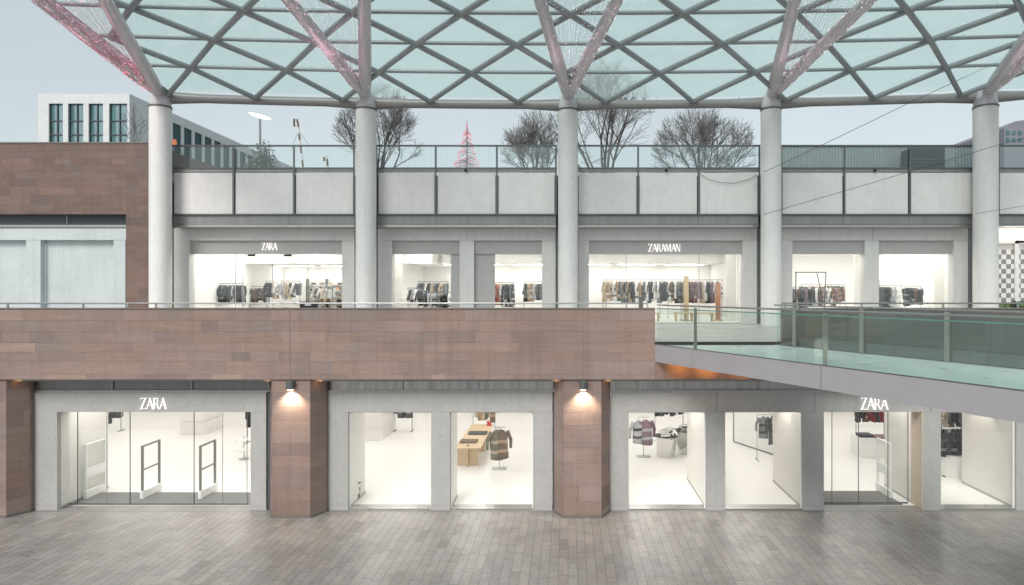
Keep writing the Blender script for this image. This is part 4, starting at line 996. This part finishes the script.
# LED nets on the struts
def lerp(a,b,t): return a+(b-a)*t
nlab=['pink light net glowing red at its foot on the first column struts','pink and white light net on the second column struts','pale light net hanging in the V of the middle column','pale light net between the struts right of the middle column','pale light net on the rightmost column struts']
for i in range(5):
    (b0,t0),(b1,t1)=struts[i]; r=random.Random(100+i)
    t=thing('light_net',tuple(b0),nlab[i],'fairy lights','light nets on the canopy struts')
    W=MB(); Bd=MB(); Bw=MB()
    low=lerp(b0,lerp(t0,t1,.5),.18)
    n=26 if i else 40
    for k in range(n):
        u=(k+.5)/n
        top=lerp(lerp(b0,t0,1.0),lerp(b1,t1,1.0),u)+Vector((0,.3,.10))
        bot=lerp(lerp(b0,t0,.20),lerp(b1,t1,.20),u)+Vector((0,0,-.05))
        pts=[lerp(bot,top,q/5)+Vector((r.uniform(-.05,.05),0,-.45*math.sin(math.pi*q/5)*.5)) for q in range(6)]
        W.path(pts,.005,3)
        for q in range(11):
            p_=lerp(bot,top,r.random()); s_=.009
            (Bd if r.random()<(.75 if i<2 else .3) else Bw).ball(p_+Vector((0,0,-.15)),s_,s_,s_,4,3)
    for (b_,tp),dens in (((b0,t0),420 if i in(0,1) else 60),((b1,t1),30 if i in (0,1) else 300)):
        dv=(tp-b_).normalized(); u=dv.cross(Vector((0,0,1))).normalized(); v=dv.cross(u)
        for k in range(dens):
            q=r.uniform(.12,1); ang=r.uniform(0,6.28); rr=.30-.10*q+.012; s_=.010
            (Bd if r.random()<(.8 if i<2 else .35) else Bw).ball(lerp(b_,tp,q)+u*rr*math.cos(ang)+v*rr*math.sin(ang),s_,s_,s_,4,3)
    if i==0:                                # dense pink sleeve of netting on the outer strut
        Rd=MB()
        dv=(t0-b0).normalized(); u=dv.cross(Vector((0,0,1))).normalized(); v=dv.cross(u)
        for k in range(18):
            a0=r.uniform(0,6.28); pts=[]
            for q in range(15):
                f=.16+.84*q/14; aa=a0+(q*.55 if k%2 else -q*.55); rr=.32-.10*f+.02; pts.append(lerp(b0,t0,f)+u*rr*math.cos(aa)+v*rr*math.sin(aa))
            W.path(pts,.009,3)
        for k in range(90):
            f=r.uniform(.08,.35); ang=r.uniform(0,6.28); rr=.33-.10*f; Rd.ball(lerp(b0,t0,f)+u*rr*math.cos(ang)+v*rr*math.sin(ang),.02,.02,.02,4,3)
        o=Rd.build('red_bulbs',M['led_red'],t); o['kind']='stuff'
    W.build('net_wires',M['wirep'] if i<1 else M['wire'],t)
    o=Bd.build('pink_bulbs',M['led_pink'],t); o['kind']='stuff'
    o=Bw.build('white_bulbs',M['led_white'],t); o['kind']='stuff'
    s=bpy.data.lights.new('net_glow','POINT'); s.energy=(34,22,10,9,9)[i]; s.color=((1,.42,.55),(1,.5,.68),(1,.62,.82),(1,.66,.84),(1,.66,.84))[i]; s.shadow_soft_size=.5
    so=bpy.data.objects.new('net_glow',s); C.objects.link(so); so.location=lerp(b0,t0,.45 if i<2 else .4)+Vector((0 if i else -.9,-.5,-.9))

# ================================================================== BRIDGE
K=.536
ax,bx,y0=X(655,YP),6.75,20.69
dirv=Vector((K,-1,0)); Lb=21.0
def bp(edge,t,z): x=(ax if edge==0 else bx); return Vector((x+K*t,y0-t,z))
zd=EYE-1.77; zfb=EYE-2.32
br=thing('footbridge',(5,18,zfb),'pale footbridge with glass sides crossing from the long parapet to the right foreground','bridge')
mb=MB(); a,b,c_,d_=bp(0,0,0),bp(1,0,0),bp(1,Lb,0),bp(0,Lb,0)
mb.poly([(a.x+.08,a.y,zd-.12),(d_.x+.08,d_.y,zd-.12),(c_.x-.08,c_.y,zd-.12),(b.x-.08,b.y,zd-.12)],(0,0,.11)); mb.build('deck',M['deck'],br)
mb=MB(); mb.poly([(a.x+.12,a.y-.05,zfb+.12),(d_.x+.12,d_.y,zfb+.12),(c_.x-.12,c_.y,zfb+.12),(b.x-.12,b.y-.05,zfb+.12)],(0,0,.28)); mb.build('deck_structure',M['fascia'],br)
for e_,s in ((0,1),(1,-1)):
    p0,p1=bp(e_,0,0),bp(e_,Lb,0); off=Vector((s*.07,0,0)) 
    mb=MB(); mb.poly([(p0.x,p0.y,zfb),(p1.x,p1.y,zfb),(p1.x+off.x,p1.y,zfb),(p0.x+off.x,p0.y,zfb)] if s>0 else [(p0.x+off.x,p0.y,zfb),(p1.x+off.x,p1.y,zfb),(p1.x,p1.y,zfb),(p0.x,p0.y,zfb)],(0,0,zd-zfb)); mb.build('side_fascia',M['fascia'],br)
    zgt=EYE-.60
    for tj in (1.64,5.76,9.88,14.0,18.12):
        q0=bp(e_,tj,0); mb=MB(); fx=(-.004 if s>0 else .004)
        mb.poly([(q0.x+fx,q0.y+.006,zfb+.002),(q0.x+fx+K*.012,q0.y-.006,zfb+.002),(q0.x+fx+K*.012+.01,q0.y-.006,zfb+.002),(q0.x+fx+.01,q0.y+.006,zfb+.002)],(0,0,zd-zfb-.004)); mb.build('fascia_joint',M['dark'],br)
    # glass panels every 1.85 m between flat posts
    ts=[0.02,1.64,3.70,5.76,7.82,9.88,11.94,14.0,16.06,18.12,20.18]
    for k,(ta,tb) in enumerate(zip(ts[:-1],ts[1:])):
        q0,q1=bp(e_,ta+.01,0),bp(e_,tb-.01,0); ox=s*.03
        mb=MB(); mb.poly([(q0.x+ox,q0.y,zd+.02),(q1.x+ox,q1.y,zd+.02),(q1.x+ox+.018*1,q1.y,zd+.02),(q0.x+ox+.018,q0.y,zd+.02)],(0,0,zgt-zd-.03)); g_=mb.build('glass_panel',M['bridge_glass'],br)
        mb=MB(); mb.poly([(q0.x+ox-.002,q0.y,zgt-.008),(q1.x+ox-.002,q1.y,zgt-.008),(q1.x+ox+.02,q1.y,zgt-.008),(q0.x+ox+.02,q0.y,zgt-.008)],(0,0,.028)); mb.build('glass_edge',M['glass_edge'],br)
    for ta in ((1.64,5.76,9.88,14.0,18.12) if e_==0 else (.74,2.85,4.96,7.07,11.2,15.3)):
        q=bp(e_,ta,0); ox=s*.10
        mb=MB(); u=Vector((K,-1,0)).normalized()*.06; n_=Vector((1,K,0)).normalized()*.012
        c0=Vector((q.x+ox,q.y,0)); pts=[c0-u-n_,c0+u-n_,c0+u+n_,c0-u+n_]
        mb.poly([(p_.x,p_.y,zd+.005) for p_ in pts],(0,0,zgt-zd+.06)); mb.build('post',M['postsel'],br)
    mb=MB(); q0,q1=bp(e_,0,EYE-.485),bp(e_,Lb,EYE-.485); mb.tube(q0+Vector((s*.08,0,0)),q1+Vector((s*.08,0,0)),.024,n=10); mb.build('handrail',M['inox'],br,smooth=True)
    mb=MB(); q0,q1=bp(e_,0,zd+.005),bp(e_,Lb,zd+.005)
    mb.tube(q0+Vector((s*.02,0,.012)),q1+Vector((s*.02,0,.012)),.014,n=6); mb.build('glazing_channel',M['dark'],br)
# post where the handrail meets the bridge
t=thing('end_post',(X(641,YP),YP+.1,z1),'dark square post ending the handrail at the bridge','post')
mb=MB(); xx=X(641,YP); mb.box(xx-.06,xx+.06,YP+.04,YP+.16,z1+.047,Z(298,YP)); mb.build('shaft',M['dark'],t,bevel=.008); mb=MB(); mb.box(xx-.075,xx+.075,YP+.025,YP+.175,Z(298,YP)+.001,Z(298,YP)+.03); mb.build('cap',M['dark'],t)
# orange concealed lights below the landing
for xx,e_ in ((3.6,5.0),(4.5,6.5),(5.6,5.0)):
    s=bpy.data.lights.new('landing_glow','SPOT'); s.energy=e_*2.6; s.color=(1,.42,.08); s.shadow_soft_size=.06; s.spot_size=math.radians(140); s.spot_blend=.8
    so=bpy.data.objects.new('landing_glow',s); C.objects.link(so); so.location=(xx,20.22,4.93); so.rotation_euler=(math.radians(98),0,0)
    t=MB(); t.lathe(xx,20.20,[(.05,5.02),(.06,5.05),(.06,5.19)],12); o=t.build('under_bridge_lamp',M['dark'],None)
    tag(o,{3.6:'small orange lamp under the bridge landing, nearest the parapet end',4.5:'small orange lamp under the middle of the bridge landing',5.6:'small orange lamp under the right of the bridge landing'}[xx],'lamp')

# ================================================================== BACKGROUND ON THE TERRACE
# white building
yb=60.0; xl,xc=X(38,yb),X(129.5,yb); ztp=Z(93.8,yb); zb=13.05
t=thing('white_building',((xl+xc)/2,yb,zb),'white concrete building with tall dark teal windows beyond the brown wall','building')
th=.6
wins=[(48.7,62.8),(68,83.3),(88.5,103),(109,127.2)]
zw=Z(103.5,yb)
e_=[38]+[q for w_ in wins for q in w_]+[129.5]
mb=MB(); mb.box(xl,xc,yb,yb+th,zw,ztp)
for i in range(0,len(e_),2): mb.box(X(e_[i],yb),X(e_[i+1],yb),yb+.001,yb+th,zb,zw-.002)
# side
ye=98.0; zs=Z(93.8,yb)-.95
mb.box(xc-th,xc-.002,yb+th+.002,ye,zs,ztp-.01)
ys_=yb+2.2; sidew=[]
yy=yb+6.6
mb.box(xc-th,xc-.004,yb+th+.002,yy,zb,zs-.002)
while yy<ye-3:
    sidew.append((yy,yy+1.45)); mb.box(xc-th,xc-.004,yy+1.45,min(yy+1.95,ye),zb,zs-.002); yy+=1.95
mb.build('wall',M['bwhite'],t)
mb=MB(); mb.box(xl+.1,xc-th-.1,yb+th+.5,ye,ztp-.6,ztp-.2); mb.build('roof',M['ground'],t)
for a,b in wins:
    x0,x1=X(a,yb),X(b,yb)
    wn=MB().box(x0,x1,yb+.22,yb+.26,zb,zw).build('window',M['bglass'],t)
    def sub(m_,nm,mt):
        o=m_.build(nm,mt,None); o.parent=wn; o.location=(0,0,0)
    m_=MB(); wd=(x1-x0)
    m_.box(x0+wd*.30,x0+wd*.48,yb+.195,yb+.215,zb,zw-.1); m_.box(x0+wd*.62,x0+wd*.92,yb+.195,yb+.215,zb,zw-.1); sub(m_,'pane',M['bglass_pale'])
    m_=MB()
    for q in (.0,.5,.95): m_.box(x0+wd*q,x0+wd*q+.07,yb+.13,yb+.19,zb,zw)
    for zz in (Z(121,yb),Z(135,yb)): m_.box(x0,x1,yb+.12,yb+.19,zz,zz+.10)
    sub(m_,'window_frame',M['slate'])
for a,b in sidew:
    MB().box(xc-.16,xc-.12,a,b,zb,zs-.003).build('window',M['bglass_side'],t)
# orange lit sign figure near the column
t=thing('orange_lantern',(X(173.5,40),40,13.05),'small glowing orange lantern just right of the first column','lantern')
cx=X(174,40); mb=MB(); mb.lathe(cx,40,[(.12,Z(145,40)),(.16,Z(143,40)),(.12,Z(140,40))],10); mb.build('glow',emit('orange_glow',(1,.35,.18),.5),t)
mb=MB(); mb.tube((cx,40,13.05),(cx,40,Z(147,40)),.04); mb.build('pole',M['dark'],t); mb=MB(); mb.lathe(cx,40,[(.15,Z(140,40)+.002),(.03,Z(138.5,40))],10); mb.build('cap',M['dark'],t)
# street lamp
ylp=42; cx=X(260,ylp); t=thing('street_lamp',(cx,ylp,13.05),'street lamp with a glowing disc head beyond the terrace glass','street lamp')
mb=MB(); mb.tube((cx,ylp,13.05),(cx,ylp,Z(119.5,ylp)),.085,.075,12); mb.build('pole',M['steel'],t,smooth=True)
zz=Z(116,ylp)
def tilt(mb,c,ang):
    m_=Matrix.Rotation(ang,3,'Y'); mb.v=[tuple(Vector(c)+m_@(Vector(v)-Vector(c))) for v in mb.v]; return mb
tilt(MB().lathe(cx,ylp,[(.05,zz-.13),(.55,zz-.06),(.68,zz)],28),(cx,ylp,zz),math.radians(12)).build('lamp_disc',M['lamp_head'],t,smooth=True)
tilt(MB().lathe(cx,ylp,[(.69,zz+.004),(.5,zz+.06),(.06,zz+.13)],28),(cx,ylp,zz),math.radians(12)).build('lamp_shade',M['bwhite'],t,smooth=True)
mb=MB(); mb.tube((cx,ylp,Z(119.5,ylp)),(cx,ylp,zz-.1),.03); mb.build('neck',M['steel'],t)
# candy canes
def cane(pts,r0,label,y):
    t=thing('candy_cane_pole',(pts[0][0],y,13.05),label,'striped pole','striped festive poles')
    A_=MB(); L_=sum((Vector(b)-Vector(a)).length for a,b in zip(pts[:-1],pts[1:]))
    dense=[]; 
    for a,b in zip(pts[:-1],pts[1:]):
        n=max(1,int((Vector(b)-Vector(a)).length/.2))
        for k in range(n): dense.append(lerp(Vector(a),Vector(b),k/n))
    dense.append(Vector(pts[-1]))
    for k,(a,b) in enumerate(zip(dense[:-1],dense[1:])):
        A_.mi=(k//2)%2; A_.tube(a,b,r0,r0,10)
    A_.build('striped_tube',[M['cloth_brown'],M['bwhite']],t)
    mb=MB(); mb.lathe(pts[0][0],y,[(.3,13.051),(.3,13.11)],14); mb.build('base_plate',M['dark'],t)
    return t
yc=42; P2=lambda px,py:(X(px,yc),yc,Z(py,yc))
cc=cane([(X(304,yc),yc,13.06),P2(303,167),P2(301,150),P2(299,134),P2(298,124),P2(297,119.5),P2(295.6,117.4),P2(294.2,119),P2(294,123),P2(294.6,126.5)],.06,'tall striped hook-topped pole beside the street lamp',yc)
mb=MB(); mb.path([P2(298.5,131),P2(310,146)],.012,3); mb.path([P2(298.5,131),P2(291,150)],.012,3); mb.build('guy_wire',M['cable'],cc)
cane([(X(328,yc),yc,13.06),P2(327.5,166),P2(327,159),P2(325.8,155.6),P2(324.3,157),P2(324,161)],.07,'short striped hook-topped pole left of the leafless tree behind the second column',yc)
# pink lit tree
yt=42; cx=X(467,yt); t=thing('christmas_tree',(cx,yt,13.05),'slim cone shaped christmas tree of pink red lights between the second and middle columns','christmas tree')
mb=MB(); mb.tube((cx,yt,13.05),(cx,yt,Z(120.5,yt)),.05,.015,8); mb.build('pole',M['slate'],t)
mb=MB(); lb=MB(); r=random.Random(8); zt_=Z(122,yt); zb_=Z(168,yt)
for k in range(420):
    f=r.random()**.62; a=r.uniform(0,6.28); rr=(.82*f)*(1+.12*math.sin(f*30)); zz=zt_+(zb_-zt_)*f
    p_=Vector((cx+rr*math.cos(a),yt+rr*math.sin(a),zz-.05))
    if k%3==0: mb.tube((cx,yt,zz+.12),p_,.010,.008,3)
    lb.ball(p_,.028,.028,.028,4,3)
mb.build('branches',M['leaf'],t); o=lb.build('light_bulbs',M['redlight'],t); o['kind']='stuff'
# trees
def tree(px,Y,top,spread,seed,label,twigs=1.0,fork=1.2,cat='tree',nb=6,trunkr=.22,maxd=4):
    r=random.Random(seed); cx=X(px,Y); H=Z(top,Y)-13.05
    t=thing('bare_tree',(cx,Y,13.05),label,cat)
    T=MB(); K_=MB(); cz=13.05+H*.56; rx_=spread*.5
    def out(q): return ((q.x-cx)/rx_)**2+((q.y-Y)/rx_)**2+((q.z-cz)/(H*.46))**2>1*r.uniform(.8,1.15) and q.z>13.05+H*.3
    def grow(p,dv,ln,rad,dep):
        n=3; q=p; d_=dv.copy(); mb=T if dep<=1 else K_
        for k in range(n):
            d_=(d_+Vector((r.uniform(-.13,.13),r.uniform(-.13,.13),r.uniform(-.02,.10)))).normalized()
            q2=q+d_*ln/n
            if dep>0 and out(q2): return
            ra=rad*(1-.55*k/n); rb=rad*(1-.55*(k+1)/n)
            mb.tube(q,q2,max(.009,ra),max(.008,rb),6 if dep<=1 else 3,caps=False)
            if dep<maxd and k>=(0 if dep>0 else 1):
                for _ in range(1 if dep<1 else (2 if r.random()<.62*twigs else 1)):
                    ax_=Vector((r.uniform(-1,1),r.uniform(-1,1),r.uniform(-.5,.35))).normalized(); nd_=(d_+ax_*r.uniform(.45,.85)).normalized()
                    grow(q2,nd_,ln*r.uniform(.5,.72),rb*.62,dep+1)
            q=q2
        if dep<maxd: grow(q,(d_+Vector((r.uniform(-.3,.3),r.uniform(-.3,.3),.1))).normalized(),ln*.62,rad*.42,dep+1)
    T.tube((cx,Y,13.05),(cx,Y,13.05+fork),trunkr,trunkr*.85,10)
    for k in range(nb):
        a=2*math.pi*(k+r.uniform(-.3,.3))/nb; sp_=spread/H*r.uniform(.35,1.0) if k else .05
        dv=Vector((math.cos(a)*sp_,math.sin(a)*sp_,1)).normalized()
        grow(Vector((cx,Y,13.05+fork*r.uniform(.75,1))),dv,(H-fork)*r.uniform(.40,.54),trunkr*r.uniform(.4,.6),0)
    T.build('trunk',M['bark'],t); K_.build('crown',M['twig'],t)
tree(379,46,84,6.4,3,'leafless round-crowned tree behind the second white column',maxd=4,nb=8,twigs=1.0)
tree(536,46,110,5.4,4,'small leafless tree just left of the middle column',maxd=4,nb=8,fork=.9)
tree(604,50,52,8.6,5,'tallest leafless tree, right of the middle column and rising behind the canopy glass',maxd=4,nb=8,twigs=1.2,trunkr=.28)
tree(706,48,104,8.4,6,'wide leafless tree left of the fourth column',maxd=4,nb=9,twigs=1.2,fork=.9)
tree(138,36,90,2.0,8,'thin leafless sapling in front of the white building beside the first column',maxd=2,nb=5,fork=.3,trunkr=.05)
# shrub near x 268
def shrub(px,Y,w_,top,label,seed):
    r=random.Random(seed); cx=X(px,Y); zt_=Z(top,Y); t=thing('shrub',(cx,Y,13.05),label,'shrub')
    mb=MB(); H=zt_-13.05
    for k in range(7): mb.tube((cx,Y,13.06),(cx+r.uniform(-w_*.4,w_*.4),Y+r.uniform(-.4,.4),13.05+H*.8),.03,.01,4)
    mb.build('stem',M['bark'],t); mb=MB()
    for k in range(1500):
        a=r.uniform(0,6.28); e_=r.uniform(-.2,1.5); rr=r.uniform(.3,1)**.6*(1+.2*math.sin(3*a+seed))
        c=Vector((cx+w_*.5*rr*math.cos(a)*math.cos(e_),Y+.7*rr*math.sin(a)*math.cos(e_),13.05+H*(.35+.65*rr*math.sin(e_))))
        u=Vector((r.uniform(-1,1),r.uniform(-1,1),r.uniform(-1,1))).normalized()*.05; v=Vector((r.uniform(-1,1),r.uniform(-1,1),r.uniform(-1,1))).normalized()*.10
        mb.face(c-u,c-v,c+u,c+v)
    mb.build('crown',M['leaf'],t)
shrub(263,41,2.4,146,'dark evergreen shrub at the foot of the street lamp',3)
# ribbed screen behind the fourth terrace bay
ysn=34.5; t=thing('ribbed_screen',(X(850,ysn),ysn,13.05),'grey vertically ribbed metal screen behind the right-hand terrace glass','screen')
x0,x1=X(779,ysn),X(990,ysn); zt_=Z(146.5,ysn)
mb=MB(); mb.box(x0,x1,ysn+.05,ysn+.12,13.05,zt_); mb.build('backing',M['ribbed'],t)
mb=MB(); x=x0
while x<x1: mb.box(x,x+.06,ysn,ysn+.049,13.07,zt_); x+=.17
mb.build('ribs',M['ribbed'],t)
mb=MB(); mb.box(x0,x1,ysn-.03,ysn+.14,zt_+.001,zt_+.06); mb.build('cap_rail',M['dark'],t)
t=thing('plant_housing',(X(928,33.5),33.5,13.05),'black louvred equipment housing in front of the ribbed screen','equipment housing')
mb=MB(); mb.box(X(911,33.3),X(945,33.3),33.3,34.3,13.06,Z(147.5,33.3)); mb.build('body',M['darker'],t,bevel=.02)
mb=MB()
for k in range(7): mb.box(X(913,33.3),X(943,33.3),33.26,33.298,13.2+k*.16,13.25+k*.16)
mb.build('louvres',M['slate'],t)
# dark building right
yr=62; t=thing('grey_building',(X(1040,yr),yr,13.05),'dark grey tower block behind the rightmost column','building')
mb=MB(); mb.box(X(1004,yr),X(1100,yr),yr,yr+15,13.06,Z(128,yr)); mb.poly([(X(1004,yr),yr+.01,Z(128,yr)),(X(1100,yr),yr+.01,Z(128,yr)),(X(1100,yr),yr+.01,Z(112,yr)),(X(1016,yr),yr+.01,Z(121,yr))],(0,12,0)); mb.build('wall',M['greybuild'],t)
mb=MB()
for k in range(6):
    for q in range(2): mb.box(X(1006+k*6,yr),X(1009.5+k*6,yr),yr-.05,yr+.005,Z(142-q*7,yr),Z(138-q*7,yr))
mb.build('window',M['bglass'],t)
t=thing('grey_building',(X(925,75),75,13.05),'low pale industrial roof hut far behind the column, right edge','building'); 
mb=MB(); mb.box(X(998,75),X(1006,75),75,80,13.06,Z(134,75)); mb.build('wall',M['bwhite'],t); mb=MB(); mb.box(X(997.5,75),X(1006.5,75),74.8,80.2,Z(134,75)+.01,Z(133,75)); mb.build('roof',M['slate'],t)
# roof on brown building horizon? cables
def cable(pts,r0,label):
    mb=MB(); mb.path(pts,r0,5); tag(mb.build('cable',M['cable'],None),label,'cable')
yk=29.2
cable([(X(764,yk),yk,Z(172,yk)),(X(825,yk),yk,Z(143.6,yk)),(X(907,yk),yk,Z(104,yk)),(X(1010,yk),yk,Z(56,yk)),(X(1060,yk),yk,Z(34,yk))],.013,'thin dark cable rising across the sky from the fourth column to the upper right')
cable([(X(764,yk),yk,Z(214.5,yk)),(X(880,yk),yk,Z(180.5,yk)),(X(998,yk),yk,Z(145,yk)),(X(1040,yk),yk,Z(134,yk))],.012,'thin dark cable crossing the pale fascia panels toward the rightmost column')
cable([(X(975,yk),yk,Z(213.7,yk)),(X(1024,yk),yk,Z(206,yk)),(X(1060,yk),yk,Z(200,yk))],.010,'thin dark cable low across the rightmost column')
cable([(X(699,YT),YT-.09,Z(174,YT)),(X(708,YT),YT-.09,Z(179.5,YT)),(X(720,YT),YT-.09,Z(183,YT)),(X(735,YT),YT-.09,Z(183.5,YT)),(X(748,YT),YT-.09,Z(180,YT)),(X(758,YT),YT-.09,Z(174.5,YT))],.012,'thin sagging cable looped across one fascia panel left of the fourth column')
# terrace things: low parapet wall behind glass? (none visible)
